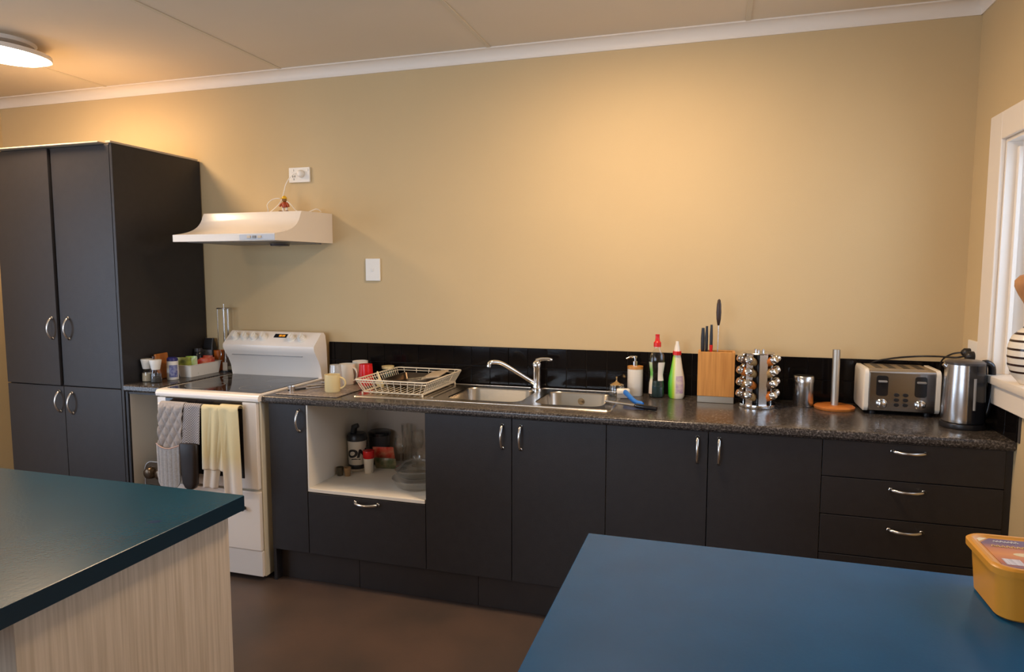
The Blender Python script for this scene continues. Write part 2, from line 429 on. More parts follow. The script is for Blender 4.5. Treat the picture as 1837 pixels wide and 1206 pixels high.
if rest > .01:
    for z in (.95, 1.049): tile_at(wall_back, xt - .05 + rest/2, -.0045, z, 0, rest/.0995)
b = new(); box(b, XR-.004, XR, -.62, -.004, ZB, .995); obj('grout', b, 'grout', wall_right)
yt = -.06
while yt > -.62:
    tile_at(wall_right, XR-.0045, yt, .948, -PI/2); yt -= .0995

# ------------------------------------------------------------------ handles
hpts = []
for i in range(13):
    t = i/12; hpts.append((0, -.004 - .026*math.sin(PI*t)**0.75, (t-.5)*.104))
bh = new(); tube(bh, hpts, [.0052 - .0014*math.sin(PI*i/12) for i in range(13)], 8, flat=1.25)
for s in (-1, 1): lathe(bh, [(0, 0), (.0075, 0), (.0075, .004), (0, .005)], 10, (0, 0, s*.050), Matrix.Rotation(PI/2, 4, 'X'))
handle_me = bpy.data.meshes.new('handle'); bh.to_mesh(handle_me); bh.free(); handle_me.materials.append(M['nickel'])
handle_me.polygons.foreach_set('use_smooth', [True]*len(handle_me.polygons))
def handle(parent, x, y, z, horiz=False, s=1.0):
    o = bpy.data.objects.new('handle', handle_me); COL.objects.link(o); o.parent = parent
    o.location = Vector((x, y, z)) - wloc(parent); o.scale = (s, s, s)
    if horiz: o.rotation_euler = (0, PI/2, 0)
    return o
YD0, YD1 = -.562, -.580      # back and front of the doors
def door(parent, x0, x1, z0, z1, name='door', yd=0.0, m='dark'):
    bb = new(); box(bb, x0+.0015, x1-.0015, YD1+yd, YD0+yd, z0+.0015, z1-.0015, .0012, 1)
    return obj(name, bb, m, parent)
def carcass(parent, x0, x1, z0=.155, z1=.865, y1=-.02, m='melamine', shelf=None, yf=-.5605):
    bb = new(); t = .016
    box(bb, x0, x0+t, yf, y1, z0, z1); box(bb, x1-t, x1, yf, y1, z0, z1)
    box(bb, x0+t, x1-t, yf, y1, z0, z0+t); box(bb, x0+t, x1-t, y1-.006, y1, z0+t, z1)
    box(bb, x0+t, x1-t, yf, yf+.08, z1-t, z1)
    return obj('carcass', bb, m, parent)
g0, d0, d1x, d2, d3, d4, d5, d6 = -2.020, -1.818, -1.220, -.822, -.424, -.030, .374, .969
ZT0, ZT1 = .156, .865
c = thing('base_cabinet', 'narrow charcoal base cabinet with one door between stove and open niche', 'cabinet', (g0, -.56, .15))
carcass(c, g0, d0); dd = door(c, g0, d0, ZT0, ZT1); handle(dd, -1.853, YD1, .790)
# niche cabinet with a drawer
c = thing('niche_cabinet', 'base cabinet with open white niche above one charcoal drawer', 'cabinet', (d0, -.56, .15))
bb = new(); t = .016
box(bb, d0+.001, d0+t, -.5605, -.02, .155, .455); box(bb, d0+.001, d0+.008, -.578, -.02, .4555, .865); box(bb, d1x-.004, d1x-.001, -.5605, -.02, .155, .865)
box(bb, d0+t, d1x-.004, -.56, -.02, .155, .171)
obj('carcass', bb, 'melamine', c)
bb = new(); box(bb, d0+.008, d1x-.004, YD1, -.02, .455, .471, .001, 1); obj('shelf', bb, 'melamine', c)
bb = new(); box(bb, d0+.008, d1x-.004, -.026, -.020, .171, .865); obj('back_panel', bb, mat('shade_brown_board', (0.42, 0.33, 0.25), .6), c)  # niche shade put into the brown of this back panel
dd = door(c, d0, d1x, ZT0, .452, 'drawer'); handle(dd, -1.511, YD1, .428, True, 1.15)
# sink cabinet
c = thing('base_cabinet', 'charcoal double-door base cabinet under the sink', 'cabinet', (d1x, -.56, .15))
carcass(c, d1x, d3)
dd = door(c, d1x, d2, ZT0, ZT1); handle(dd, -.863, YD1, .785)
dd = door(c, d2, d3, ZT0, ZT1); handle(dd, -.783, YD1, .785)
c = thing('base_cabinet', 'charcoal double-door base cabinet right of the sink, beside the drawers', 'cabinet', (d3, -.56, .15))
carcass(c, d3, d5)
dd = door(c, d3, d4, ZT0, ZT1); handle(dd, -.070, YD1, .790)
dd = door(c, d4, d5, ZT0, ZT1); handle(dd, .010, YD1, .790)
c = thing('drawer_cabinet', 'charcoal cabinet with four drawers against the window wall', 'cabinet', (d5, -.56, .15))
carcass(c, d5, d6)
for z0, z1, hz in ((.726, .865, .835), (.583, .726, .694), (.435, .583, .546), (.156, .435, .400)):
    dd = door(c, d5, d6-.016, z0, z1, 'drawer'); handle(dd, .656, YD1, hz, True, 1.05)
bb = new(); box(bb, d6-.016, XR-.001, -.575, -.55, .156, .865); obj('filler_strip', bb, 'dark', c)
# plinth
p = thing('kickboard', 'dark brown kickboard running under the long row of cabinets', 'kickboard', (g0, -.53, 0))
for x0, x1 in ((g0, -1.581), (-1.581, -.991), (-.991, -.30), (-.30, .35), (.35, XR-.002)):
    bb = new(); box(bb, x0+.001, x1-.001, -.533, -.517, 0.001, .153, .0008, 1); obj('board', bb, 'plinthm', p)
bb = new(); box(bb, g0, g0+.016, -.575, -.02, 0.001, .154); obj('end_board', bb, 'dark', p)

# worktop with the sink cut-out
SX0, SX1, SY0, SY1 = -1.622, -.425, -.497, -.030
def front_profile(z1, th, yf, yb):
    r = .012; p = [(yb, z1), (yb, z1-th)]
    p += [(yf + .010, z1-th)]
    for k in range(7):
        t = k/6 * PI/2; p.append((yf + r - r*math.cos(t) if k else yf, z1 - r + r*math.sin(t)))
    p.insert(3, (yf, z1-th+.010))
    return p
w = thing('worktop', 'long speckled charcoal worktop with rolled front edge holding the sink', 'worktop', (-2.03, -.3, .867))
bb = new()
prism(bb, front_profile(ZB, .034, -.600, SY0+.018), 'x', -2.038, XR-.0045)
box(bb, -2.038, SX0+.02, SY0+.018, -.0095, ZB-.034, ZB); box(bb, SX1-.02, XR-.0095, SY0+.018, -.0095, ZB-.034, ZB)
box(bb, SX0+.02, SX1-.02, SY1-.018, -.0095, ZB-.034, ZB)
obj('slab', bb, 'bench', w, smooth=40)
# left piece of worktop with open unit beneath
ZL = .913
w = tag(obj('worktop', prism(new(), front_profile(ZL, .036, -.600, -.004), 'x', -2.858, -2.637), 'bench', smooth=40), 'short piece of speckled worktop between pantry and stove', 'worktop')
c = thing('open_cabinet', 'narrow open white cabinet between pantry and stove', 'cabinet', (-2.75, -.3, 0))
bb = new(); box(bb, -2.857, -2.842, -.578, -.01, .0, .876); box(bb, -2.653, -2.638, -.578, -.01, .0, .876)
box(bb, -2.842, -2.653, -.56, -.01, .10, .116); box(bb, -2.842, -2.653, -.016, -.01, .116, .876)
obj('carcass', bb, 'melamine', c)
bb = new(); box(bb, -2.8575, -2.8425, -.590, -.578, .0, .876); box(bb, -2.8425, -2.653, -.586, -.570, .866, .876); obj('edge_strip', bb, 'dark', c)
bb = new(); box(bb, -2.842, -2.653, -.53, -.515, .0, .10); obj('kick_panel', bb, 'dark', c)

# ------------------------------------------------------------------ pantry
PX0, PX1, PF, PZ = -3.650, -2.860, -.596, 2.105
c = thing('pantry_cabinet', 'tall charcoal four-door pantry cabinet at the left end', 'cabinet', (-3.255, -.3, 0))
bb = new(); t = .016
box(bb, PX0, PX0+t, PF+.020, -.01, .0, PZ); box(bb, PX1-t, PX1, PF+.001, -.005, .0, PZ, .001, 1)
box(bb, PX0+t, PX1-t, PF+.020, -.01, PZ-t, PZ); box(bb, PX0+t, PX1-t, PF+.020, -.01, .10, .116)
box(bb, PX0+t, PX1-t, -.016, -.01, .116, PZ-t); box(bb, PX0+t, PX1-t, PF+.020, -.016, .880, .896)
obj('carcass', bb, 'dark', c)
bb = new(); box(bb, PX0+.01, PX1-t, -.54, -.525, 0, .10); obj('kick_panel', bb, 'dark', c)
bb = new(); box(bb, PX0+.035, PX1-.055, PF-.026, -.03, PZ+.0005, PZ+.007, .0015, 1); obj('top_board', bb, 'rawboard', c)
bb = new(); box(bb, PX1-.03, PX1+.002, PF-.006, -.02, PZ+.0002, PZ+.010, .001, 1); obj('top_strip', bb, 'rawboard', c)
PM = -3.2555
def pdoor(x0, x1, z0, z1, hx, hz, ang=0):
    bb = new(); box(bb, 0, x1-x0-.003, -.018, 0, 0, z1-z0-.003, .0012, 1)
    o = obj('door', bb, 'dark', c, world=False, loc=Vector((x0+.0015, PF+.018, z0+.0015)) - wloc(c))
    h = bpy.data.objects.new('handle', handle_me); COL.objects.link(h); h.parent = o
    h.location = (hx-x0-.0015, -.018, hz-z0-.0015); h.scale = (1.06,)*3
    o.rotation_euler = (0, 0, ang)
    return o
pdoor(PX0, PM-.006, .889, PZ-.006, PM-.040, 1.188, math.radians(-1.6))
pdoor(PM, PX1-t, .889, PZ-.006, PM+.058, 1.188)
pdoor(PX0, PM, .10, .887, PM-.030, .805)
pdoor(PM, PX1-t, .10, .887, PM+.055, .800)

# ------------------------------------------------------------------ ceiling lamps
M['diffuser'] = mat('lit_lamp_glass', (0.9, 0.85, 0.75), 0.4, emit=LAMPCOL, estr=LAMP)
def ceiling_lamp(x, y, label, tilt, rotz):
    t = thing('ceiling_lamp', label, 'lamp', (x, y, ZC), 0, None)
    bb = new(); lathe(bb, [(0, 0), (.140, 0), (.142, -.006), (.132, -.016), (.05, -.018), (.045, -.045), (0, -.045)], 40, (x, y, ZC))
    obj('ceiling_plate', bb, 'trim', t, smooth=40)
    R = Matrix.Rotation(rotz, 4, 'Z') @ Matrix.Rotation(tilt, 4, 'Y')
    bb = new(); lathe(bb, [(0, -.046), (.10, -.046), (.196, -.040), (.201, -.036), (.204, -.046), (.202, -.058), (.198, -.056)], 48, (x, y, ZC), R)
    obj('dish_rim', bb, 'trim', t, smooth=40)
    bb = new(); lathe(bb, [(.1985, -.0565), (.19, -.062), (.16, -.073), (.09, -.084), (0, -.087)], 48, (x, y, ZC), R)
    obj('diffuser', bb, 'diffuser', t, smooth=60)
ceiling_lamp(-3.267, -.80, 'round lit ceiling lamp at the left, near the pantry', math.radians(5), 0)
ceiling_lamp(-.36, -.92, 'round lit ceiling lamp above the sink, just over the top edge of the photo', 0, 0)
ceiling_lamp(-2.7, -4.4, 'added round ceiling lamp, unseen behind the camera, for warm fill', 0, 0)  # out of view, added for warm fill towards the stove side

# ------------------------------------------------------------------ stove
S0, S1 = -2.632, -2.046
st = thing('stove', 'white freestanding electric stove with black glass hob and backguard', 'stove', (-2.34, -.32, 0))
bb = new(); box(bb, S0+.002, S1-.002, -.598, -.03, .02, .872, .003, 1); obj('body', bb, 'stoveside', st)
for x in (S0+.05, S1-.05):
    for y in (-.50, -.08):
        bb = new(); lathe(bb, [(0, .0), (.02, .0), (.02, .019), (0, .019)], 10, (x, y, .0005)); obj('foot', bb, 'blackp', st)
bb = new()
# rounded hob frame
prof = []
for k in range(9):
    a = PI/2 * k/8; prof.append((-.605 - .020*math.sin(a) + 0, .885 + .020*math.cos(a)))
prof = [(-.032, .872), (-.032, .905)] + prof[:] + [(-.622, .874)]
prism(bb, prof, 'x', S0-.002, S1+.004); obj('hob_frame', bb, 'enamel', st, smooth=50)
bb = new(); loft(bb, [[(x, y, z) for x, y in rrect(S0+.020, S1-.018, -.575, -.085, .008)] for z in (.9045, .9075)]); obj('hob_glass', bb, 'glassblack', st)
for (cx, cy, r) in ((-2.49, -.45, .095), (-2.19, -.45, .075), (-2.49, -.21, .075), (-2.19, -.21, .095)):
    bb = new(); lathe(bb, [(r-.0025, 0), (r, 0.0004), (r+.0005, 0)], 40, (cx, cy, .9076)); obj('burner_ring', bb, 'grey', st)
# backguard
bgp = [(-.030, .905), (-.086, .905), (-.092, .930), (-.098, .965), (-.118, 1.005), (-.145, 1.043), (-.158, 1.066), (-.157, 1.082), (-.150, 1.090),
       (-.086, 1.147), (-.074, 1.153), (-.060, 1.151), (-.045, 1.135), (-.036, 1.08)]
bb = new(); prism(bb, bgp, 'x', S0+.012, S1+.002); obj('backguard', bb, 'enamel', st, smooth=35)
bb = new(); box(bb, -2.575, -2.130, -.142, -.128, 1.024, 1.0275); obj('vent_slot', bb, 'grey', st)
nrm = Vector((0, -.665, .747)); fc = Vector((0, -.118, 1.1185))
rotk = Vector((0, 0, 1)).rotation_difference(nrm).to_matrix().to_4x4()
for i, kx in enumerate((-2.562, -2.503, -2.443, -2.381, -2.204, -2.140)):
    kc = Vector((kx, fc.y, fc.z))
    bb = new(); lathe(bb, [(0, 0), (.0245, 0), (.0245, .003), (.0200, .004), (.0185, .020), (.0160, .024), (0, .024)], 22, kc, rotk)
    kn = obj('knob', bb, 'plasticw', st, smooth=40)
    bb = new(); t2 = bmesh.new(); box(t2, -.0045, .0045, -.0175, .0175, .022, .032, .0015, 1); merge(bb, t2, Matrix.Translation(kc) @ rotk @ Matrix.Rotation(.3*(i % 2)-.1, 4, 'Z'))
    obj('grip', bb, 'plasticw', kn)
bb = new(); t2 = bmesh.new(); box(t2, -.040, .040, -.014, .014, -.001, .0012, .0008, 1); merge(bb, t2, Matrix.Translation((-2.283, fc.y-.0+.014, fc.z+.0135)) @ rotk)
dsp = obj('display', bb, 'blackg', st)
M['amber'] = mat('amber_digits', (.3, .1, 0), .4, emit=(1, .38, .03), estr=1.6)
for k, (dx, seg) in enumerate(((-.013, '8'), (-.004, '8'), (.008, '8'), (.017, '8'))):
    bb = new(); t2 = bmesh.new()
    box(t2, dx+.004, dx+.005, -.006, .006, .0012, .0016); box(t2, dx+.0095, dx+.0105, -.006, .006, .0012, .0016)
    for yy in (-.006, 0, .005): box(t2, dx+.004, dx+.0105, yy, yy+.001, .0012, .0016)
    merge(bb, t2, Matrix.Translation((-2.283, fc.y+.014, fc.z+.0135)) @ rotk); obj('digit', bb, 'amber', dsp)
# oven door
od = obj('oven_door', box(new(), S0+.004, S1-.010, -.622, -.6, .452, .868, .004, 2), 'enamel', st)
obj('glass_panel', box(new(), -2.577, -2.131, -.6245, -.615, .502, .8685, .002, 1), 'ovenglass', od)
bb = new(); tube(bb, [(-2.578, -.662, .842), (-2.135, -.662, .842)], .0085, 12)
for x in (-2.565, -2.150): tube(bb, [(x, -.662, .842), (x, -.622, .842)], .006, 8)
obj('handle', bb, 'enamel', od, smooth=50)
dr = obj('drawer', box(new(), S0+.004, S1-.008, -.620, -.6, .152, .440, .004, 2), 'enamel', st)
obj('knob', lathe(new(), [(0, 0), (.009, 0), (.007, .008), (.011, .016), (.010, .022), (0, .024)], 14, (-2.140, -.620, .357), Matrix.Rotation(PI/2, 4, 'X')), 'blackp', dr, smooth=50)
obj('kick_panel', box(new(), S0+.004, S1-.008, -.612, -.59, .022, .147, .003, 1), 'enamel', st)

# ------------------------------------------------------------------ range hood
H0, H1 = -2.605, -2.012
hd = thing('range_hood', 'white slimline range hood on the wall above the stove', 'hood', (-2.31, -.0, 1.63))
hp = [(-.0, 1.632), (-.500, 1.626), (-.500, 1.660)]
hp += [(u, v) for _, u, v in bezier((0, -.500, 1.660), (0, -.40, 1.675), (0, -.315, 1.690), (0, -.290, 1.765), 12)][1:]
hp += [(-.280, 1.782), (0, 1.790)]
obj('canopy', prism(new(), hp, 'x', H0, H1), mat('lamp_warmed_enamel', (.78, .70, .60), .22), hd, smooth=30)  # same white enamel as the stove, warm lamplight put into its colour
obj('control_strip', box(new(), -2.21, -2.012, -.5025, -.499, 1.630, 1.656, .001, 1), mat('pale_grey_strip', (.55, .57, .60), .4), hd)
for x, mm in ((-2.155, 'plasticw'), (-2.125, 'grey'), (-2.095, 'plasticw')):
    obj('button', box(new(), x-.010, x+.010, -.506, -.502, 1.637, 1.649, .001, 1), mat('button_tan', (.62, .50, .36), .4) if mm == 'plasticw' else mm, hd)
bb = new(); box(bb, H0+.03, H0+.29, -.44, -.06, 1.6245, 1.6345, .002, 1); obj('filter', bb, 'grey', hd)
bb = new(); box(bb, H0+.305, H1-.03, -.44, -.06, 1.6245, 1.6345, .002, 1); obj('filter', bb, 'grey', hd)
bb = new(); lathe(bb, [(0, 0), (.05, 0), (.045, -.012), (0, -.015)], 20, (-2.13, -.30, 1.6195)); obj('lamp_cover', bb, 'smoke', hd)

# toy figure on the hood
ty = thing('toy_figure', 'tiny red and brown toy figure with a yellow cap standing on the range hood', 'toy', (-2.186, -.17, 1.7865))
bb = new()
for s in (-1, 1):
    tube(bb, [(-2.186 + s*.010, -.17, 1.793), (-2.186+s*.011, -.17, 1.812)], [.008, .006], 8)
obj('legs', bb, 'mugw', ty, smooth=60)
bb = new()
for s in (-1, 1):
    t2 = bmesh.new(); box(t2, -.008, .008, -.016, .010, 0, .010, .003, 2); merge(bb, t2, Matrix.Translation((-2.186+s*.016, -.174, 1.7867)) @ Matrix.Rotation(s*.5, 4, 'Z'))
obj('shoes', bb, 'toybrown', ty, smooth=60)
obj('torso', lathe(new(), [(0, 0), (.014, .002), (.017, .014), (.013, .026), (.006, .031), (0, .032)], 14, (-2.186, -.17, 1.811)), 'toyred', ty, smooth=60)
bb = new()
tube(bb, [(-2.175, -.17, 1.836), (-2.164, -.174, 1.827), (-2.158, -.178, 1.817)], [.006, .005, .006], 8)
tube(bb, [(-2.197, -.17, 1.836), (-2.208, -.174, 1.828), (-2.210, -.178, 1.818)], [.006, .005, .006], 8)
obj('arms', bb, 'toyred', ty, smooth=60)
obj('head', lathe(new(), [(0, 0), (.009, .002), (.0125, .011), (.009, .021), (0, .023)], 14, (-2.187, -.171, 1.841)), 'toybrown', ty, smooth=60)
bb = new(); lathe(bb, [(.013, 0), (.0135, .004), (.010, .012), (.004, .016), (0, .017)], 14, (-2.187, -.171, 1.857)); box(bb, -2.205, -2.187, -.186, -.166, 1.857, 1.860, .001, 1)
obj('cap', bb, 'yellow', ty, smooth=60)

# ------------------------------------------------------------------ sockets and switch
so = thing('power_socket', 'white double power socket on the wall above the range hood', 'socket', (-2.202, 0, 2.003))
obj('plate', box(new(), -2.267, -2.137, -.012, -.0002, 1.963, 2.043, .003, 2), 'plasticw', so)
for x in (-2.15, -2.24): obj('switch', box(new(), x-.005, x+.005, -.015, -.011, 2.02, 2.034, .001, 1), 'plasticw', so)
for x in (-2.235,):
    bb = new(); box(bb, x-.008, x-.004, -.0125, -.0118, 1.99, 2.0); box(bb, x+.004, x+.008, -.0125, -.0118, 1.99, 2.0); box(bb, x-.0015, x+.0015, -.0125, -.0118, 1.975, 1.985); obj('slots', bb, 'blackp', so)
_plug = lambda par: obj('plug', lathe(new(), [(0, 0), (.019, 0), (.021, .006), (.019, .018), (.012, .026), (0, .028)], 20, (-2.187, -.0125, 2.007), Matrix.Rotation(PI/2, 4, 'X')), 'plasticw', par, smooth=40)
cpts = spline([(-2.195, -.030, 2.008), (-2.225, -.04, 2.000), (-2.262, -.045, 1.955), (-2.278, -.05, 1.90), (-2.295, -.055, 1.855), (-2.335, -.065, 1.815), (-2.362, -.075, 1.797),
                (-2.352, -.085, 1.812), (-2.352, -.09, 1.842), (-2.325, -.08, 1.868), (-2.285, -.07, 1.872), (-2.235, -.06, 1.848), (-2.19, -.06, 1.805), (-2.12, -.07, 1.796), (-2.07, -.06, 1.812), (-2.06, -.03, 1.800)], 7)
_plug(obj('cord', tube(new(), cpts, .0024, 6), 'plasticw', hd, smooth=60))
sw = thing('light_switch', 'white light switch on the wall right of the range hood', 'switch', (-1.768, 0, 1.49))
obj('plate', box(new(), -1.811, -1.726, -.011, -.0002, 1.431, 1.549, .003, 2), 'plasticw', sw)
obj('rocker', box(new(), -1.775, -1.763, -.014, -.010, 1.481, 1.497, .001, 1), 'plasticw', sw)
so = thing('power_socket', 'white power socket on the window wall behind the kettle', 'socket', (XR, -.15, 1.165))
obj('plate', box(new(), XR-.011, XR-.0002, -.205, -.095, 1.128, 1.203, .003, 2), 'plasticw', so)

# ------------------------------------------------------------------ sink
sk = thing('sink', 'stainless steel double-bowl sink with drainer at its left', 'sink', (-1.02, -.26, ZB))
bowls = [(-1.190, -.835, -.430, -.105), (-.775, -.470, -.430, -.105)]
bb = new()
zt = ZB + .004
outer = [bb.verts.new((x, y, zt)) for x, y in rrect(SX0, SX1, SY0, SY1, .018)]
inner = [[bb.verts.new((x, y, zt)) for x, y in rrect(*q, .06)] for q in bowls]
edges = []
for lp in [outer] + inner:
    for i in range(len(lp)): edges.append(bb.edges.new((lp[i], lp[(i+1) % len(lp)])))
bmesh.ops.triangle_fill(bb, use_beauty=True, use_dissolve=False, edges=edges)
ol = [bb.verts.new((x, y, ZB+.0003)) for x, y in rrect(SX0-.003, SX1+.003, SY0-.003, SY1+.003, .02)]
for i in range(len(outer)):
    j = (i+1) % len(outer); bb.faces.new((outer[i], outer[j], ol[j], ol[i]))
for q, lp in zip(bowls, inner):
    prev = lp
    for dx, z, r in ((.004, zt-.006, .058), (.010, zt-.12, .055), (.030, zt-.145, .045), (.06, zt-.150, .03)):
        ring = [bb.verts.new((x, y, z)) for x, y in rrect(q[0]+dx, q[1]-dx, q[2]+dx, q[3]-dx, r)]
        for i in range(len(ring)):
            j = (i+1) % len(ring); bb.faces.new((prev[i], prev[j], ring[j], ring[i]))
        prev = ring
    bb.faces.new(prev)
bmesh.ops.recalc_face_normals(bb, faces=list(bb.faces))
obj('basin', bb, 'steel', sk, smooth=40)
bb = new()
for x in [ -1.575 + .029*k for k in range(12)]:
    box(bb, x, x+.012, -.43, -.11, zt-.0005, zt+.0022, .0010, 1)
o = obj('drainer_ribs', bb, 'steel', sk)
for q in bowls:
    cx, cy = (q[0]+q[1])/2, (q[2]+q[3])/2
    bb = new(); lathe(bb, [(0, .001), (.030, .001), (.040, .004), (.043, .001)], 24, (cx, cy, zt-.150)); obj('drain', bb, 'chrome', sk, smooth=40)
obj('overflow', lathe(new(), [(0, 0), (.014, 0), (.016, .003), (0, .004)], 16, (-.62, -.113, .865), Matrix.Rotation(PI/2, 4, 'X')), 'chrome', sk)
# rolled front and back rims catch the light
bb = new(); tube(bb, [(SX0+.01, SY0+.004, zt), (SX1-.01, SY0+.004, zt)], .0035, 8); tube(bb, [(SX0+.01, SY1-.004, zt), (SX1-.01, SY1-.004, zt)], .0035, 8)
obj('rim', bb, 'steel', sk, smooth=60)
# tap
tp = thing('mixer_tap', 'chrome mixer tap with long swivel spout and lever behind the sink', 'tap', (-.850, -.068, zt))
TX, TY = -.850, -.068
obj('body', lathe(new(), [(0, 0), (.031, 0), (.031, .006), (.024, .010), (.021, .03), (.021, .105), (.024, .112), (.022, .130), (.012, .140), (0, .142)], 24, (TX, TY, zt+.001)), 'chrome', tp, smooth=50)
obj('spout', tube(new(), spline([(TX-.010, TY-.010, zt+.030), (TX-.05, TY-.04, zt+.062), (TX-.105, TY-.085, zt+.107), (TX-.145, TY-.115, zt+.136), (TX-.170, TY-.135, zt+.144), (TX-.190, TY-.150, zt+.141), (TX-.196, TY-.155, zt+.122)], 6), [.0105]*31+[.0115]*6, 12), 'chrome', tp, smooth=60)
bb = new(); tube(bb, spline([(TX+.0, TY, zt+.138), (TX+.02, TY-.005, zt+.148), (TX+.055, TY-.012, zt+.152), (TX+.082, TY-.018, zt+.150)], 5), [.014, .013, .012, .011, .010, .010, .009, .009, .008, .008, .008, .008, .0075, .007, .006, .005], 10, flat=.6)
obj('lever', bb, 'chrome', tp, smooth=60)

# ------------------------------------------------------------------ dish rack
rk = thing('dish_rack', 'cream coated wire dish rack standing on the sink drainer', 'rack', (-1.446, -.24, zt+.003))
TOP = [(-1.628, -.466), (-1.262, -.466), (-1.262, -.018), (-1.628, -.018)]
BOT = [(-1.600, -.440), (-1.292, -.440), (-1.292, -.042), (-1.600, -.042)]
zr0, zr1 = zt+.012, .975
bb = new()
def rr3(q, z, r=.02): return [(x, y, z) for x, y in rrect(q[0][0], q[1][0], q[0][1], q[2][1], r, 3)]
tube(bb, rr3(TOP, zr1), .0036, 6, closed=True)
tube(bb, rr3([(-1.622, -.458), (-1.268, -.458), (-1.268, -.026), (-1.622, -.026)], zr1-.012), .0022, 6, closed=True)
obj('top_rail', bb, 'wire', rk, smooth=60)
bb = new(); tube(bb, rr3(BOT, zr0), .0030, 6, closed=True); obj('bottom_rail', bb, 'wire', rk, smooth=60)
def lerp(a, b_, t): return tuple(p+(q-p)*t for p, q in zip(a, b_))
def uw(a, b_): obj('side_wire', tube(new(), [(*a, zr1), (*b_, zr0)], .0019, 5), 'wire', rk)
for i in range(10): t = (i+.5)/10; uw(lerp(TOP[0], TOP[1], t), lerp(BOT[0], BOT[1], t))
for i in range(5): t = (i+.5)/5; uw(lerp(TOP[3], TOP[2], t), lerp(BOT[3], BOT[2], t))
for i in range(20): t = (i+.5)/20; uw(lerp(TOP[1], TOP[2], t), lerp(BOT[1], BOT[2], t)); uw(lerp(TOP[0], TOP[3], t), lerp(BOT[0], BOT[3], t))
for i in range(12):
    t = (i+.5)/12; a = lerp(BOT[0], BOT[1], t); c2 = lerp(BOT[3], BOT[2], t)
    obj('floor_wire', tube(new(), [(*a, zr0), (*c2, zr0)], .0017, 5), 'wire', rk)
for q in BOT:
    obj('foot', tube(new(), [(q[0], q[1], zr0), (q[0], q[1], zt+.0008)], .004, 8), 'wire', rk)
# inside the rack
zc = zr0+.0035
o = obj('baking_tray', None or (lambda b2: (loft(b2, [[(x, y, z) for x, y in rrect(-1.575+i, -1.330-i, -.30+i, -.055-i, .02)] for i, z in ((.012, 0), (.0, .030), (-.004, .032), (-.004, .034), (.002, .034), (.014, .003))], True, True), b2)[1])(new()), 'tin', loc=(-1.45, -.18, 0), smooth=30)
o.location = (-1.445, -.175, zc+.002); tag(o, 'dark baking tray lying in the dish rack', 'tray')
o = obj('chopping_board', box(new(), -.045, .045, -.09, .09, 0, .010, .004, 2), mat('pale_board', (.50, .40, .28), .5), loc=(0, 0, 0)); o.location = (-1.352, -.15, .962); o.rotation_euler = (.04, -.16, .1)
tag(o, 'small pale board lying on the baking tray in the dish rack', 'board')
gl = thing('wine_glass', 'clear glass tumbler lying in the front of the dish rack', 'glass', (-1.40, -.38, zc+.034), .5); 
bb = new(); lathe(bb, [(0, .002), (.026, .002), (.033, .09), (.031, .09), (.024, .006), (0, .006)], 20, (0, 0, 0), Matrix.Rotation(PI/2, 4, 'Y')); obj('bowl', bb, 'glass', gl, smooth=50, world=False)
gl.name = 'tumbler'
sp = thing('wooden_spoon', 'pale wooden spoon standing in the left of the dish rack', 'spoon', (-1.555, -.33, zc+.0))
obj('spoon_bowl', lathe(new(), [(0, 0), (.016, .006), (.021, .022), (.016, .040), (.006, .050), (0, .052)], 14, (-1.545, -.36, .925), Matrix.Rotation(.5, 4, 'X'), 1.0, .35), 'mugy', sp, smooth=60)
obj('stem', tube(new(), [(-1.545, -.345, .930), (-1.584, -.322, .995)], .004, 8), 'mugy', sp)

# ------------------------------------------------------------------ generic builders
def mug(label, x, y, z, r, h, m, ang, inner=None, group=None):
    t = thing('mug', label, 'mug', (x, y, z), 0, group)
    obj('cup', lathe(new(), [(0, 0), (r*.9, 0), (r, .006), (r, h), (r-.004, h), (r-.005, .008), (0, .008)], 28, (x, y, z)), m, t, smooth=50)
    pts = []
    for k in range(11):
        a = -PI/2 + PI*k/10
        d = r - .004 + .028*math.cos(a); zz = h*.5 + h*.32*math.sin(a)
        pts.append((x + d*math.cos(ang), y + d*math.sin(ang), z+zz))
    obj('handle', tube(new(), pts, .0050, 8, flat=1.3), m, t, smooth=60)
    return t
def tumbler(label, x, y, z, r0, r1, h, m, up=True, cat='glass', group=None, name='tumbler', th=.002):
    t = thing(name, label, cat, (x, y, z), 0, group)
    pr_ = [(0, 0), (r0, 0), (r1, h), (r1-th, h), (r0-th, .006), (0, .006)]
    if not up: pr_ = [(r, h-zz) for r, zz in pr_]
    obj('body', lathe(new(), pr_, 26, (x, y, z)), m, t, smooth=50)
    return t

# mat and crockery left of the sink
o = obj('drying_mat', box(new(), -.168, .160, -.235, .215, 0, .0045, .002, 1), mat('mottled_mat', (0.34, 0.27, 0.22), 0.35, color2=(.11, .085, .07), vscale=90, bump=.6, bscale=60), loc=(0, 0, 0))
o.location = (-1.832, -.315, ZB+.0006); o.rotation_euler = (0, 0, .0); tag(o, 'mottled grey-brown textured mat between stove and sink', 'mat')
ZM = ZB + .0055
mug('pale yellow mug standing at the front of the mat', -1.765, -.432, ZM, .037, .084, 'mugy', math.radians(20))
tumbler('upturned clear glass with a dark spot, behind the yellow mug', -1.800, -.345, ZM, .026, .035, .118, 'cloudy', False)
o = obj('sponge', box(new(), -.02, .02, -.014, .014, 0, .022, .004, 1), 'toybrown', loc=(0, 0, 0)); o.location = (-1.800, -.345, ZM+.0885)
bpy.data.objects.remove(o)
mug('white mug behind the yellow mug and upturned glass', -1.818, -.205, ZM, .041, .104, 'mugw', math.radians(-10))
mug('white mug with its handle turned right, against the black tiles', -1.800, -.105, ZM, .040, .108, 'mugw', math.radians(-20))
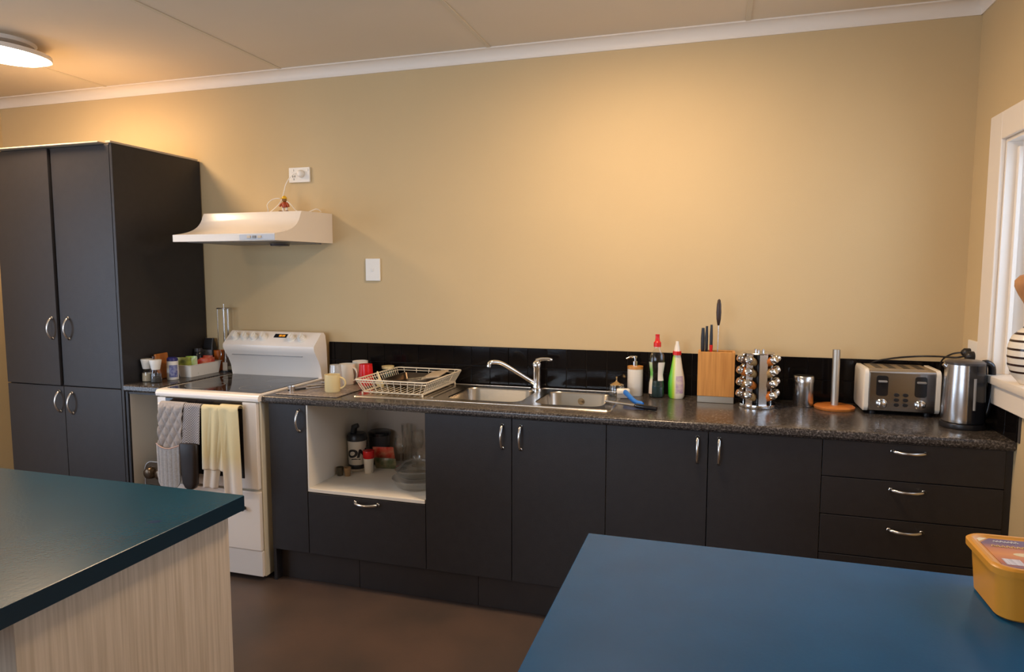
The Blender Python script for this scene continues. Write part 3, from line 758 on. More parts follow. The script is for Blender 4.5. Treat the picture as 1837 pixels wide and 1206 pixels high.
t = tumbler('red plastic cup behind the left corner of the dish rack', -1.715, -.200, ZM, .033, .040, .106, 'redcup', False, 'cup', name='cup')
jar = thing('jar', 'small green jar with cream lid behind the red cup', 'jar', (-1.655, -.075, ZM))
obj('body', lathe(new(), [(0, 0), (.028, 0), (.030, .01), (.030, .065), (.024, .075), (0, .075)], 20, (-1.655, -.075, ZB+.0005)), mat('dark_green_glass', (.02, .06, .03), .15), jar, smooth=50)
obj('lid', lathe(new(), [(0, .075), (.032, .075), (.033, .088), (0, .090)], 20, (-1.655, -.075, ZB+.0005)), 'mugy', jar, smooth=50)
# cutlery by the stove
def cutlery(label, kind, x, y, ang, ml='nickel', mh='blackp'):
    t = thing(kind, label, kind.split('_')[-1], (x, y, ZM), ang)
    bb = new(); box(bb, -.10, -.01, -.008, .008, .001, .009, .003, 2); obj('handle', bb, mh, t, world=False)
    if kind == 'table_fork':
        bb = new(); box(bb, -.012, .05, -.002, .002, .003, .005)
        for k in (-.007, -.0023, .0023, .007): box(bb, .05, .09, k-.001, k+.001, .004, .0055)
        box(bb, .045, .055, -.008, .008, .003, .0055)
    elif kind == 'teaspoon':
        bb = new(); box(bb, -.012, .04, -.002, .002, .003, .005); lathe(bb, [(0, 0), (.012, .003), (.016, .006), (.014, .006), (0, .002)], 16, (.055, 0, .002), None, 1.4, .8)
    else:
        bb = new(); prism(bb, [(-.012, -.006), (.085, -.008), (.10, .002), (.08, .008), (-.012, .007)], 'z', .003, .0045)
    obj('blade' if kind == 'knife' else 'head', bb, ml, t, world=False)
    return t
cutlery('black-handled knife lying on the mat beside the stove', 'knife', -1.925, -.40, math.radians(60))
cutlery('steel fork lying on the mat near the stove', 'table_fork', -1.89, -.28, math.radians(40), 'nickel', 'nickel')
cutlery('steel teaspoon lying on the mat, closest to the wall', 'teaspoon', -1.865, -.19, math.radians(20), 'nickel', 'nickel')
tumbler('tiny steel cup on the front left corner of the mat', -1.968, -.470, ZM, .016, .018, .022, 'nickel', True, 'cup', name='egg_cup')

# ------------------------------------------------------------------ washing-up things right of the sink
sd = thing('soap_dispenser', 'white cylindrical soap dispenser with wooden collar and chrome pump', 'dispenser', (-.372, -.075, ZB+.0005))
obj('bottle', lathe(new(), [(0, 0), (.034, 0), (.036, .003), (.036, .125), (0, .125)], 32, (-.372, -.075, ZB+.0005)), 'mugw', sd, smooth=40)
obj('collar', lathe(new(), [(0, .1255), (.0365, .1255), (.0365, .138), (0, .138)], 32, (-.372, -.075, ZB+.0005)), 'wood', sd, smooth=40)
bb = new(); lathe(bb, [(0, .138), (.013, .138), (.013, .160), (.006, .162), (.006, .176), (.011, .177), (.011, .184), (0, .186)], 18, (-.372, -.075, ZB+.0005)); tube(bb, [(-.372, -.075, ZB+.181), (-.395, -.085, ZB+.182), (-.412, -.093, ZB+.174)], [.005, .0045, .0035], 8)
obj('pump', bb, 'chrome', sd, smooth=50)
db = thing('detergent_bottle', 'clear washing-up bottle with red cap and dark liquid', 'bottle', (-.270, -.105, ZB+.0005))
bp_ = [(0, 0), (.030, 0), (.035, .008), (.034, .06), (.027, .105), (.034, .15), (.036, .175), (.030, .200), (.014, .222), (.013, .235), (0, .235)]
obj('body', lathe(new(), bp_, 28, (-.270, -.105, ZB+.0005), None, 1.0, .65), 'glass', db, smooth=60)
obj('liquid', lathe(new(), [(0, .003), (.028, .003), (.033, .010), (.032, .06), (.030, .078), (0, .078)], 28, (-.270, -.105, ZB+.0005), None, 1.0, .65), 'detergent', db, smooth=60)
obj('cap', lathe(new(), [(0, .235), (.017, .235), (.017, .255), (.011, .262), (.009, .280), (.010, .292), (0, .293)], 20, (-.270, -.105, ZB+.0005)), 'red', db, smooth=40)
def label_patch(x, y, z, r, sy, a0, a1, z0, z1, n=10, rad=None, off=.0008):
    bb = new(); rows = []
    for j in range(7):
        zz = z0 + (z1-z0)*j/6; row = []
        for i in range(n+1):
            a = a0 + (a1-a0)*i/n; rr = (rad(zz) if rad else r) + off
            row.append(bb.verts.new((x + rr*math.cos(a), y + rr*sy*math.sin(a), z+zz)))
        rows.append(row)
    for p_, q_ in zip(rows, rows[1:]):
        for i in range(n): bb.faces.new((p_[i], p_[i+1], q_[i+1], q_[i]))
    return bb
def radf(prof):
    pts = sorted([(z, r) for r, z in prof if r > 0])
    def f(z):
        for (z0, r0), (z1, r1) in zip(pts, pts[1:]):
            if z0 <= z <= z1 and z1 > z0: return r0+(r1-r0)*(z-z0)/(z1-z0)
        return pts[-1][1]
    return f
rf = radf(bp_)
lm = ramp_mat('green_white_label', [(0, (.62, .50, .42)), (.42, (.66, .60, .45)), (.62, (.12, .42, .06)), (.8, (.18, .45, .10)), (1, (.55, .60, .42))], 2, .02, .16, .4, bump=0.0)
obj('label', label_patch(-.270, -.105, ZB+.0005, .03, .65, math.radians(170), math.radians(236), .018, .165, rad=rf), lm, db, smooth=60)
obj('label', label_patch(-.270, -.105, ZB+.0005, .03, .65, math.radians(282), math.radians(350), .080, .165, rad=rf), 'mugw', db, smooth=60)
sb = thing('spray_bottle', 'white and green cleaner bottle with red collar and white nozzle', 'bottle', (-.182, -.098, ZB+.0005))
sp_ = [(0, 0), (.030, 0), (.036, .012), (.037, .07), (.034, .10), (.026, .14), (.019, .185), (.016, .20), (0, .20)]
gm = ramp_mat('lime_white_print', [(0, (.04, .35, .02)), (.22, (.12, .50, .03)), (.42, (.50, .60, .05)), (.60, (.72, .66, .52)), (1, (.74, .69, .58))], 0, -.034, .022, .3, bump=0.0)
obj('body', lathe(new(), sp_, 28, (-.182, -.098, ZB+.0005), None, 1.0, .62), gm, sb, smooth=60)
obj('label', label_patch(-.182, -.098, ZB+.0005, .03, .62, math.radians(268), math.radians(325), .025, .105, rad=radf(sp_)), mat('pastel_label', (.66, .56, .50), .4, color2=(.40, .28, .42), vscale=45), sb, smooth=60)
obj('collar', lathe(new(), [(0, .200), (.019, .200), (.019, .217), (0, .217)], 20, (-.182, -.098, ZB+.0005)), 'red', sb, smooth=40)
bb = new(); lathe(bb, [(0, .217), (.014, .217), (.012, .235), (.008, .250), (.007, .262), (0, .263)], 16, (-.182, -.098, ZB+.0005)); obj('nozzle', bb, 'mugw', sb, smooth=60)

# glass sugar jar with brass lid, brushes and peeler
sj = thing('glass_jar', 'small clear glass jar with shiny knobbed lid at the sink corner', 'jar', (-.452, -.122, zt+.0005))
obj('body', lathe(new(), [(0, 0), (.028, 0), (.036, .012), (.036, .040), (.032, .046), (.030, .046), (.033, .014), (0, .005)], 24, (-.452, -.122, zt+.0005)), 'glass', sj, smooth=50)
bb = new(); lathe(bb, [(0, .047), (.034, .047), (.034, .052), (.026, .058), (.010, .064), (.004, .068), (.003, .080), (.006, .084), (0, .090)], 24, (-.452, -.122, zt+.0005)); obj('lid', bb, mat('brass_lid', (.55, .42, .25), .18, 1.0), sj, smooth=50)
br = thing('dish_brush', 'blue-handled dish brush with white head lying right of the sink', 'brush', (-.37, -.16, ZB+.0005))
bb = new(); tube(bb, spline([(-.400, -.205, ZB+.034), (-.385, -.235, ZB+.030), (-.360, -.285, ZB+.020), (-.335, -.325, ZB+.013), (-.305, -.345, ZB+.012)], 6), [.013]*5+[.012]*8+[.011]*10+[.007]*2, 10, flat=.8); obj('handle', bb, 'bluebrush', br, smooth=60)
t2 = bmesh.new(); box(t2, -.030, .030, -.016, .016, -.012, .012, .007, 2); bb = new(); merge(bb, t2, Matrix.Translation((-.415, -.165, ZB+.032)) @ Matrix.Rotation(.25, 4, 'Z')); obj('brush_head', bb, 'mugw', br, smooth=60)
t2 = bmesh.new(); box(t2, -.027, .027, -.013, .013, -.019, .0, .002, 1); bb = new(); merge(bb, t2, Matrix.Translation((-.415, -.165, ZB+.020)) @ Matrix.Rotation(.25, 4, 'Z')); obj('bristles', bb, 'grey', br)
kn = thing('sharpening_steel', 'chrome rod with black handle lying across the sink edge', 'utensil', (-.34, -.38, ZB+.0005))
obj('rod', tube(new(), [(-.467, -.345, ZB+.016), (-.330, -.395, ZB+.012)], [.0050, .0062], 10), 'chrome', kn, smooth=60)
obj('handle', tube(new(), [(-.335, -.393, ZB+.012), (-.325, -.397, ZB+.012), (-.262, -.420, ZB+.011), (-.240, -.428, ZB+.011)], [.0065, .010, .0105, .0085], 12), 'blackg', kn, smooth=60)

# knife block with knives
kb = thing('knife_block', 'square bamboo knife block with steel foot', 'knife block', (-.010, -.125, ZB+.0005))
KX0, KX1, KY0, KY1 = -.088, .068, -.170, -.075
obj('foot', box(new(), KX0+.001, KX1-.001, KY0+.001, KY1-.001, ZB+.0008, ZB+.030, .001, 1), mat('satin_steel', (.75, .68, .55), .3, 1.0), kb)
bb = new(); t = .011
box(bb, KX0, KX1, KY0, KY0+t, ZB+.030, ZB+.226, .001, 1); box(bb, KX0, KX1, KY1-t, KY1, ZB+.030, ZB+.226, .001, 1)
box(bb, KX0, KX0+t, KY0+t, KY1-t, ZB+.030, ZB+.226); box(bb, KX1-t, KX1, KY0+t, KY1-t, ZB+.030, ZB+.226)
obj('block', bb, 'wood', kb)
bb = new(); box(bb, KX0+t, KX1-t, KY0+t, KY1-t, ZB+.031, ZB+.215); obj('insert', bb, 'blackp', kb)
def knife(label, x, y, ztop, hl, w, m='blackp', lean=0.0, accent=None, name='knife', thick=.007):
    t = thing(name, label, 'knife', (x, y, ZB+.216))
    z0 = ZB+.216; zh = ztop-hl
    bb = new(); tube(bb, [(x, y, zh), (x+lean*.3, y, zh+hl*.15), (x+lean*.7, y, zh+hl*.6), (x+lean, y, ztop)], [w*.75, w, w*1.05, w*.75], 10, flat=thick/w); obj('handle', bb, m, t, smooth=60)
    if zh > z0+.002: obj('blade', box(new(), x-w*.5, x+w*.5, y-.001, y+.001, z0-.0, zh+.004), 'ssteel', t)
    if accent: obj('band', tube(new(), [(x, y, zh+.001), (x, y, zh+.035)], [w*.9, w*1.25], 10, flat=thick/w*1.2), accent, t, smooth=60)
    return t
knife('black-handled knife at the far left of the block', -.070, -.120, 1.228, .110, .0085)
knife('black-handled knife, second from the left in the block', -.054, -.118, 1.236, .118, .0065)
knife('slim black knife with red collar in the block', -.034, -.122, 1.243, .125, .0065, 'blackp', .0, 'red')
kk = thing('sharpening_rod', 'tall sharpening rod with long dark oval handle, highest in the block', 'sharpener', (-.006, -.120, ZB+.216))
obj('rod', tube(new(), [(-.006, -.120, ZB+.216), (-.005, -.120, 1.243)], .0022, 8), 'nickel', kk)
bb = new(); lathe(bb, [(0, 0), (.005, .004), (.0095, .030), (.0110, .060), (.0095, .095), (.006, .115), (0, .120)], 18, (-.005, -.120, 1.238), None, 1, .7); obj('handle', bb, mat('dark_brown_handle', (.035, .018, .012), .35), kk, smooth=60)

# ------------------------------------------------------------------ spice carousel
SPX, SPY = .164, -.190
sr = thing('spice_rack', 'round steel spice carousel standing on the worktop', 'rack', (SPX, SPY, ZB+.0005))
bb = new(); lathe(bb, [(0, 0), (.074, 0), (.076, .004), (.074, .014), (0, .015)], 40, (SPX, SPY, ZB+.0005)); obj('base', bb, 'chrome', sr, smooth=50)
bb = new(); lathe(bb, [(0, .228), (.062, .228), (.064, .231), (.062, .234), (0, .234)], 40, (SPX, SPY, ZB+.0005)); obj('top_plate', bb, 'ssteel', sr, smooth=50)
bb = new(); lathe(bb, [(.020, .016), (.020, .228)], 20, (SPX, SPY, ZB+.0005)); obj('core', bb, 'smoke', sr, smooth=50)
NCOL = 6
a_off = math.radians(-102)
for k in range(NCOL):
    a = a_off + 2*PI*k/NCOL + PI/NCOL
    bb = new(); t2 = bmesh.new(); box(t2, .055, .0565, -.017, .017, .014, .229); merge(bb, t2, Matrix.Translation((SPX, SPY, ZB+.0005)) @ Matrix.Rotation(a, 4, 'Z')); obj('panel', bb, 'ssteel', sr)
for k in range(3):
    a = a_off + 2*PI*k/3; bb = new(); tube(bb, [(SPX+.018*math.cos(a), SPY+.018*math.sin(a), ZB+.234), (SPX+.018*math.cos(a), SPY+.018*math.sin(a), ZB+.247)], .005, 8); obj('finial', bb, 'ssteel', sr)
spices = ['tanspice', 'orange', 'darkspice', 'orange', 'darkspice', 'tanspice', 'orange', 'darkspice']
rown = ['lowest row', 'second lowest row', 'second highest row', 'top row']
coln = {0: 'front-left column', 1: 'front-right column', 2: 'right column', 3: 'back right column', 4: 'back left column', 5: 'left column'}
proto = {}
for k in range(NCOL):
    a = a_off + 2*PI*k/NCOL + (-.35 if k == 0 else 0)
    for r_ in range(4):
        zz = ZB + .040 + .050*r_
        sm = 'tanspice' if k == 0 and r_ > 1 else ('orange' if k == 0 and r_ == 1 else spices[(k*3 + r_) % 8])
        j = thing('spice_jar', f'chrome-lidded spice jar in the {rown[r_]} of the carousel, {coln[k]}', 'jar', (SPX, SPY, zz), a, 'spice jars in the carousel')
        key = sm
        if key not in proto:
            tl = Matrix.Translation((.038, 0, .002)) @ Matrix.Rotation(math.radians(68), 4, 'Y')
            b1 = new(); lathe(b1, [(0, 0), (.0165, 0), (.0175, .003), (.0175, .032), (.013, .036), (0, .036)], 14, (0, 0, 0)); bmesh.ops.transform(b1, matrix=tl, verts=list(b1.verts))
            b2 = new(); lathe(b2, [(0.0, .0362), (.0160, .0362), (.0175, .040), (.0175, .048), (.013, .056), (0, .059)], 14, (0, 0, 0)); bmesh.ops.transform(b2, matrix=tl, verts=list(b2.verts))
            m1 = bpy.data.meshes.new('jar_body'); b1.to_mesh(m1); b1.free(); m1.materials.append(M[sm]); m1.polygons.foreach_set('use_smooth', [True]*len(m1.polygons))
            m2 = bpy.data.meshes.new('lid'); b2.to_mesh(m2); b2.free(); m2.materials.append(M['chrome']); m2.polygons.foreach_set('use_smooth', [True]*len(m2.polygons))
            m1.set_sharp_from_angle(angle=.7); m2.set_sharp_from_angle(angle=.7)
            proto[key] = (m1, m2)
        o1 = bpy.data.objects.new('jar_body', proto[key][0]); COL.objects.link(o1); o1.parent = j
        o2 = bpy.data.objects.new('lid', proto[key][1]); COL.objects.link(o2); o2.parent = j

# canister
cn = thing('canister', 'small polished steel canister between spice carousel and towel holder', 'canister', (.352, -.125, ZB+.0005))
obj('body', lathe(new(), [(0, 0), (.040, 0), (.042, .003), (.042, .104), (0, .104)], 32, (.352, -.125, ZB+.0005)), 'ssteel', cn, smooth=40)
obj('lid', lathe(new(), [(0, .1045), (.0432, .1045), (.0432, .128), (.040, .132), (0, .132)], 32, (.352, -.125, ZB+.0005)), 'ssteel', cn, smooth=40)
# paper towel holder
ph = thing('towel_holder', 'empty paper towel holder with round orange wooden base and steel pole', 'holder', (.472, -.150, ZB+.0005))
obj('base', lathe(new(), [(0, 0), (.078, 0), (.080, .004), (.080, .010), (.074, .015), (0, .016)], 40, (.472, -.150, ZB+.0005)), 'wood2', ph, smooth=40)
obj('pole', tube(new(), [(.472, -.150, ZB+.016), (.472, -.150, ZB+.252)], .0150, 18), mat('satin_pole', (.55, .50, .42), .42, 1.0), ph, smooth=50)

# ------------------------------------------------------------------ toaster
TT0, TT1, TYF, TYB, TZ0, TZ1 = .565, .843, -.236, -.030, ZB+.012, ZB+.186
to = thing('toaster', 'four-slice toaster with brushed steel front and cream ends', 'toaster', (.704, -.13, ZB+.0005))
bb = new(); prism(bb, rrect(TYF+.004, TYB-.004, TZ0, TZ1-.003, .015, 5), 'x', TT0+.020, TT1-.020); obj('body', bb, 'ssteel', to, smooth=40)
for x0, x1 in ((TT0, TT0+.022), (TT1-.022, TT1)):
    bb = new(); loft(bb, [[(x, y, z) for y, z in rrect(TYF+i, TYB-i, TZ0+i, TZ1-i, .022)] for x, i in ((x0, .006), (x0+.004, 0), (x1-.004, 0), (x1, .006))]); obj('end_cap', bb, 'mugw', to, smooth=40)
obj('front_plate', box(new(), TT0+.022, TT1-.022, TYF, TYF+.008, TZ0+.006, TZ1-.014, .001, 1), mat('steel_dark_reflection', (.30, .28, .265), .20, 1.0), to)  # dark reflection put into the steel's colour
for x in (TT0+.04, TT1-.04):
    for y in (TYF+.03, TYB-.03): obj('foot', lathe(new(), [(0, 0), (.012, 0), (.012, .012), (0, .012)], 10, (x, y, ZB+.0005)), 'blackp', to)
obj('top_panel', box(new(), TT0+.03, TT1-.03, TYF+.03, TYB-.012, TZ1-.0035, TZ1-.001, .0008, 1), mat('warm_steel_top', (.62, .52, .40), .3, 1.0), to)
for x0 in (TT0+.050, TT0+.100, TT1-.126, TT1-.076):
    obj('slot', box(new(), x0, x0+.026, TYF+.05, TYB-.03, TZ1-.002, TZ1-.0004, .0004, 1), 'blackp', to)
for cx in (.632, .770):
    bb = new(); prism(bb, rrect(cx-.021, cx+.021, TZ0+.066, TZ1-.026, .010), 'y', TYF-.0035, TYF+.001); lv = obj('lever_panel', bb, 'blackg', to, smooth=40)
    obj('lever', box(new(), cx-.016, cx+.016, TYF-.016, TYF-.003, TZ1-.052, TZ1-.044, .002, 1), 'grey', lv)
    bb = new(); lathe(bb, [(0, 0), (.0195, 0), (.0195, .006), (.016, .009), (.015, .020), (.012, .022), (0, .022)], 24, (cx, TYF-.0005, TZ0+.035), Matrix.Rotation(PI/2, 4, 'X')); obj('dial', bb, 'chrome', to, smooth=40)
for cx in (.685, .717):
    for z in (.020, .040, .060):
        bb = new(); lathe(bb, [(0, 0), (.0085, 0), (.0085, .003), (0, .004)], 14, (cx, TYF-.0005, TZ0+.012+z), Matrix.Rotation(PI/2, 4, 'X'), 1.15, .85); obj('button', bb, 'blackp', to, smooth=40)

# ------------------------------------------------------------------ kettle
KX, KY = .872, -.385
ke = thing('kettle', 'brushed steel and black electric kettle on its base', 'kettle', (KX, KY, ZB+.0005))
obj('power_base', lathe(new(), [(0, 0), (.072, 0), (.074, .005), (.072, .018), (.064, .022), (0, .022)], 32, (KX, KY, ZB+.0005)), 'blackp', ke, smooth=50)
obj('jug', lathe(new(), [(0, .023), (.068, .023), (.069, .035), (.066, .15), (.063, .235), (0, .235)], 40, (KX, KY, ZB+.0005)), 'ssteel', ke, smooth=50)
obj('lid', lathe(new(), [(0, .2352), (.066, .2352), (.066, .243), (.056, .249), (0, .251)], 32, (KX, KY, ZB+.0005)), 'smoke', ke, smooth=50)
# black rear half shell, handle and water gauge
def shell(a0, a1, prof, off, th):
    bb = new(); rings = []
    for r, z in prof:
        n = 16; rings.append([(KX+(r+o_)*math.cos(a0+(a1-a0)*i/n), KY+(r+o_)*math.sin(a0+(a1-a0)*i/n), ZB+z) for o_ in (off,) for i in range(n+1)] + [(KX+(r+off-th)*math.cos(a0+(a1-a0)*i/n), KY+(r+off-th)*math.sin(a0+(a1-a0)*i/n), ZB+z) for i in range(n, -1, -1)])
    loft(bb, rings); return bb
kprof = [(.068, .024), (.069, .036), (.066, .15), (.063, .236)]
obj('shell', shell(math.radians(-94), math.radians(75), kprof, .004, .006), 'blackg', ke, smooth=50)
ha = math.radians(2)
hd_ = Vector((math.cos(ha), math.sin(ha), 0)); K0 = Vector((KX, KY, ZB))
hp_ = spline([K0+hd_*.060+Vector((0, 0, .240)), K0+hd_*.072+Vector((0, 0, .241)), K0+hd_*.086+Vector((0, 0, .225)), K0+hd_*.088+Vector((0, 0, .17)), K0+hd_*.084+Vector((0, 0, .11)), K0+hd_*.076+Vector((0, 0, .06)), K0+hd_*.064+Vector((0, 0, .035))], 6)
obj('handle', tube(new(), hp_, .012, 12, flat=1.5), 'blackg', ke, smooth=60)
ga = math.radians(-78)
bb = new(); tube(bb, [(KX+.0725*math.cos(ga), KY+.0725*math.sin(ga), ZB+.075), (KX+.0695*math.cos(ga), KY+.0695*math.sin(ga), ZB+.19)], .0045, 8); obj('water_gauge', bb, 'grey', ke, smooth=60)
bb = new(); tube(bb, [(KX-.048, KY+.0, ZB+.218), (KX-.070, KY+.0, ZB+.234)], [.016, .008], 10); obj('spout', bb, 'ssteel', ke, smooth=60)
bb = new(); lathe(bb, [(0, 0), (.020, 0), (.021, .008), (.018, .022), (.010, .030), (0, .031)], 18, (XR-.0115, -.172, 1.142), Matrix.Rotation(-PI/2, 4, 'Y')); bplug = bb
kc = obj('cord', tube(new(), spline([(XR-.040, -.172, 1.142), (XR-.075, -.165, 1.135), (.86, -.08, 1.128), (.80, -.028, 1.120), (.70, -.018, 1.105), (.62, -.015, 1.075), (.585, -.015, .98), (.60, -.018, .912)], 6), .0038, 6), 'blackp', to, smooth=60)
obj('plug', bplug, 'blackp', kc, smooth=50)
bb = new(); lathe(bb, [(0, 0), (.018, 0), (.018, .020), (.008, .030), (0, .031)], 16, (XR-.0115, -.128, 1.152), Matrix.Rotation(-PI/2, 4, 'Y'))
bplug = bb
kc = obj('cord', tube(new(), spline([(XR-.042, -.128, 1.152), (XR-.07, -.10, 1.14), (.885, -.05, 1.10), (.885, -.03, 1.0), (.885, -.035, .912)], 6), .0035, 6), 'blackp', ke, smooth=60)
obj('plug', bplug, 'blackp', kc, smooth=50)

# ------------------------------------------------------------------ striped vase on the sill
VX, VY, VZ = 1.000, -.612, WZ0+.0006
vs = thing('striped_vase', 'cream vase with dark brown stripes on the window sill', 'vase', (VX, VY, VZ))
vp = [(0, 0), (.036, 0), (.040, .006), (.058, .028), (.071, .060), (.074, .095), (.073, .130), (.064, .160), (.045, .180), (.032, .192), (.029, .215), (.029, .232), (0, .232)]
vr = radf(vp)
zs = [.0, .232]
obj('body', lathe(new(), vp, 40, (VX, VY, VZ)), 'mugw', vs, smooth=60)
for z in (.042, .066, .092, .118, .146, .170, .192, .212):
    bb = new(); lathe(bb, [(vr(z-.0035)-.001, z-.0037), (vr(z-.0035)+.0008, z-.0035), (vr(z)+.0010, z), (vr(z+.0035)+.0008, z+.0035), (vr(z+.0035)-.001, z+.0037)], 40, (VX, VY, VZ)); obj('stripe', bb, 'stripe', vs, smooth=60)
bb = new(); lathe(bb, [(0, .2325), (.024, .2325), (.026, .245), (.038, .270), (.055, .300), (.066, .325), (.066, .345), (.052, .362), (.025, .370), (0, .371)], 32, (VX, VY, VZ)); obj('stopper', bb, 'woodtan', vs, smooth=60)

# ------------------------------------------------------------------ things on the left piece of worktop
ZQ = ZL + .0006
def grinder(label, x, y, fill):
    t = thing('grinder', label, 'grinder', (x, y, ZQ))
    obj('jar', lathe(new(), [(0, 0), (.026, 0), (.028, .004), (.025, .045), (.020, .066), (0, .066)], 24, (x, y, ZQ)), 'glass', t, smooth=50)
    obj('contents', lathe(new(), [(0, .003), (.0245, .003), (.0235, .044), (0, .046)], 24, (x, y, ZQ)), fill, t, smooth=50)
    obj('top', lathe(new(), [(0, .0665), (.020, .0665), (.022, .075), (.029, .112), (.028, .117), (0, .118)], 24, (x, y, ZQ)), 'plasticw', t, smooth=50)
grinder('white-topped salt grinder, leftmost on the short worktop', -2.826, -.478, 'salt')
grinder('white-topped pepper grinder in front of the pantry side', -2.757, -.492, 'pepper')
cn = thing('canister', 'white canister with navy blue lid and label', 'canister', (-2.752, -.385, ZQ))
obj('body', lathe(new(), [(0, 0), (.027, 0), (.029, .003), (.028, .098), (0, .098)], 28, (-2.752, -.385, ZQ)), 'plasticw', cn, smooth=40)
obj('lid', lathe(new(), [(0, .0985), (.0275, .0985), (.027, .110), (.020, .118), (0, .120)], 28, (-2.752, -.385, ZQ)), 'navy', cn, smooth=40)
obj('label', label_patch(-2.752, -.385, ZQ, .0285, 1, math.radians(-82), math.radians(5), .014, .078), mat('blue_label', (.04, .05, .25), .4, color2=(.30, .32, .48), vscale=60), cn, smooth=60)
# white basket of packets
bk = thing('basket', 'long white plastic basket filled with snack packets', 'basket', (-2.745, -.21, ZQ))
bx0, bx1, by0, by1 = -2.795, -2.700, -.318, -.075
bb = new()
loops = []
for i, z in ((0.010, 0), (0, .062), (-.004, .064), (-.004, .066), (.001, .066), (.012, .003)):
    loops.append([(x, y, ZQ+z) for x, y in rrect(bx0+i, bx1-i, by0+i, by1-i, .01)])
loft(bb, loops); obj('tray', bb, 'plasticw', bk, smooth=40)
def packet(label, x, y, z, w, h, m, rx=0, rz=0, name='snack_packet', th=.016, cat='packet'):
    bb = new(); n = 8; V = {}
    for s in (1, -1):
        for i in range(n+1):
            for j in range(n+1):
                u = i/n*2-1; v = j/n*2-1
                d = th*(1-abs(u)**2.5)*(1-abs(v)**4)*.5*(1+.25*math.sin(5*u+3*v))
                if (i in (0, n) or j in (0, n)) and s == -1: V[(s, i, j)] = V[(1, i, j)]; continue
                V[(s, i, j)] = bb.verts.new((u*w/2, s*d, (v+1)*h/2))
    for s in (1, -1):
        for i in range(n):
            for j in range(n):
                bb.faces.new((V[(s, i, j)], V[(s, i+1, j)], V[(s, i+1, j+1)], V[(s, i, j+1)]))
    bmesh.ops.recalc_face_normals(bb, faces=list(bb.faces))
    o = obj(name, bb, m, smooth=60); o.location = (x, y, z); o.rotation_euler = (rx, 0, rz)
    return tag(o, label, cat)
rp = mat('red_foil', (.55, .015, .01), .3, color2=(.62, .22, .12), vscale=28)
yg = mat('lime_foil', (.42, .46, .06), .3, color2=(.10, .12, .04), vscale=22)
gg = mat('pale_green_foil', (.50, .48, .34), .25, color2=(.28, .48, .05), vscale=14)
packet('lime and dark packet standing at the near end of the basket', -2.762, -.292, ZQ+.022, .075, .085, yg, .08, .5)
packet('pale green cellophane packet rising from the basket front', -2.735, -.262, ZQ+.012, .060, .100, gg, .12, .35)
packet('red packet in the basket, nearest the stove side', -2.728, -.190, ZQ+.022, .075, .070, rp, .3, 1.1)
packet('red and orange packet at the middle of the basket', -2.742, -.140, ZQ+.026, .080, .062, rp, -.2, .9)
packet('red packet lying behind in the far end of the basket', -2.765, -.105, ZQ+.026, .055, .070, rp, .1, .3)
tumbler('orange plastic tub at the far end of the basket', -2.748, -.040, ZQ, .024, .028, .118, mat('orange_plastic', (.55, .13, .015), .35), True, 'tub', name='spice_tub')
# wooden and brown things behind the grinders
o = obj('chopping_board', box(new(), -.006, .006, -.05, .05, 0, .135, .004, 2), 'wood2'); o.location = (-2.822, -.375, ZQ); o.rotation_euler = (0, -.09, .15); tag(o, 'orange wooden board leaning on the pantry side behind the grinders', 'board')
bo = thing('bottle', 'squat dark brown bottle behind the pepper grinder', 'bottle', (-2.836, -.43, ZQ))
obj('body', lathe(new(), [(0, 0), (.021, 0), (.021, .085), (.010, .110), (.010, .125), (0, .125)], 18, (-2.835, -.438+.012, ZQ)), mat('brown_glass', (.06, .02, .01), .12), bo, smooth=50)
dk = thing('coffee_bag', 'dark coffee bag with grey print against the wall beside the pantry', 'bag', (-2.80, -.05, ZQ))
bb = new(); loft(bb, [[(x, y, ZQ+z) for x, y in rrect(-2.853+i, -2.779-i, -.055+k2, -.008-k2, .008)] for z, i, k2 in ((0, .002, 0), (.09, 0, 0), (.15, .004, .006), (.175, .006, .015), (.185, .006, .016))]); obj('pouch', bb, 'blackp', dk, smooth=50)
bb = new(); box(bb, -2.847, -2.785, -.0565, -.0555, ZQ+.03, ZQ+.12); obj('print', bb, mat('grey_print', (.10, .10, .12), .4, color2=(.30, .30, .33), vscale=38), dk)
jr = thing('jar', 'dark glass jar with a smoky lid between the basket and the coffee bag', 'jar', (-2.826, -.115, ZQ))
obj('body', lathe(new(), [(0, 0), (.026, 0), (.027, .1), (.02, .115), (0, .115)], 20, (-2.826, -.112, ZQ)), 'blackg', jr, smooth=50)
obj('lid', lathe(new(), [(0, .1155), (.022, .1155), (.022, .135), (0, .136)], 20, (-2.826, -.112, ZQ)), 'smoke', jr, smooth=50)
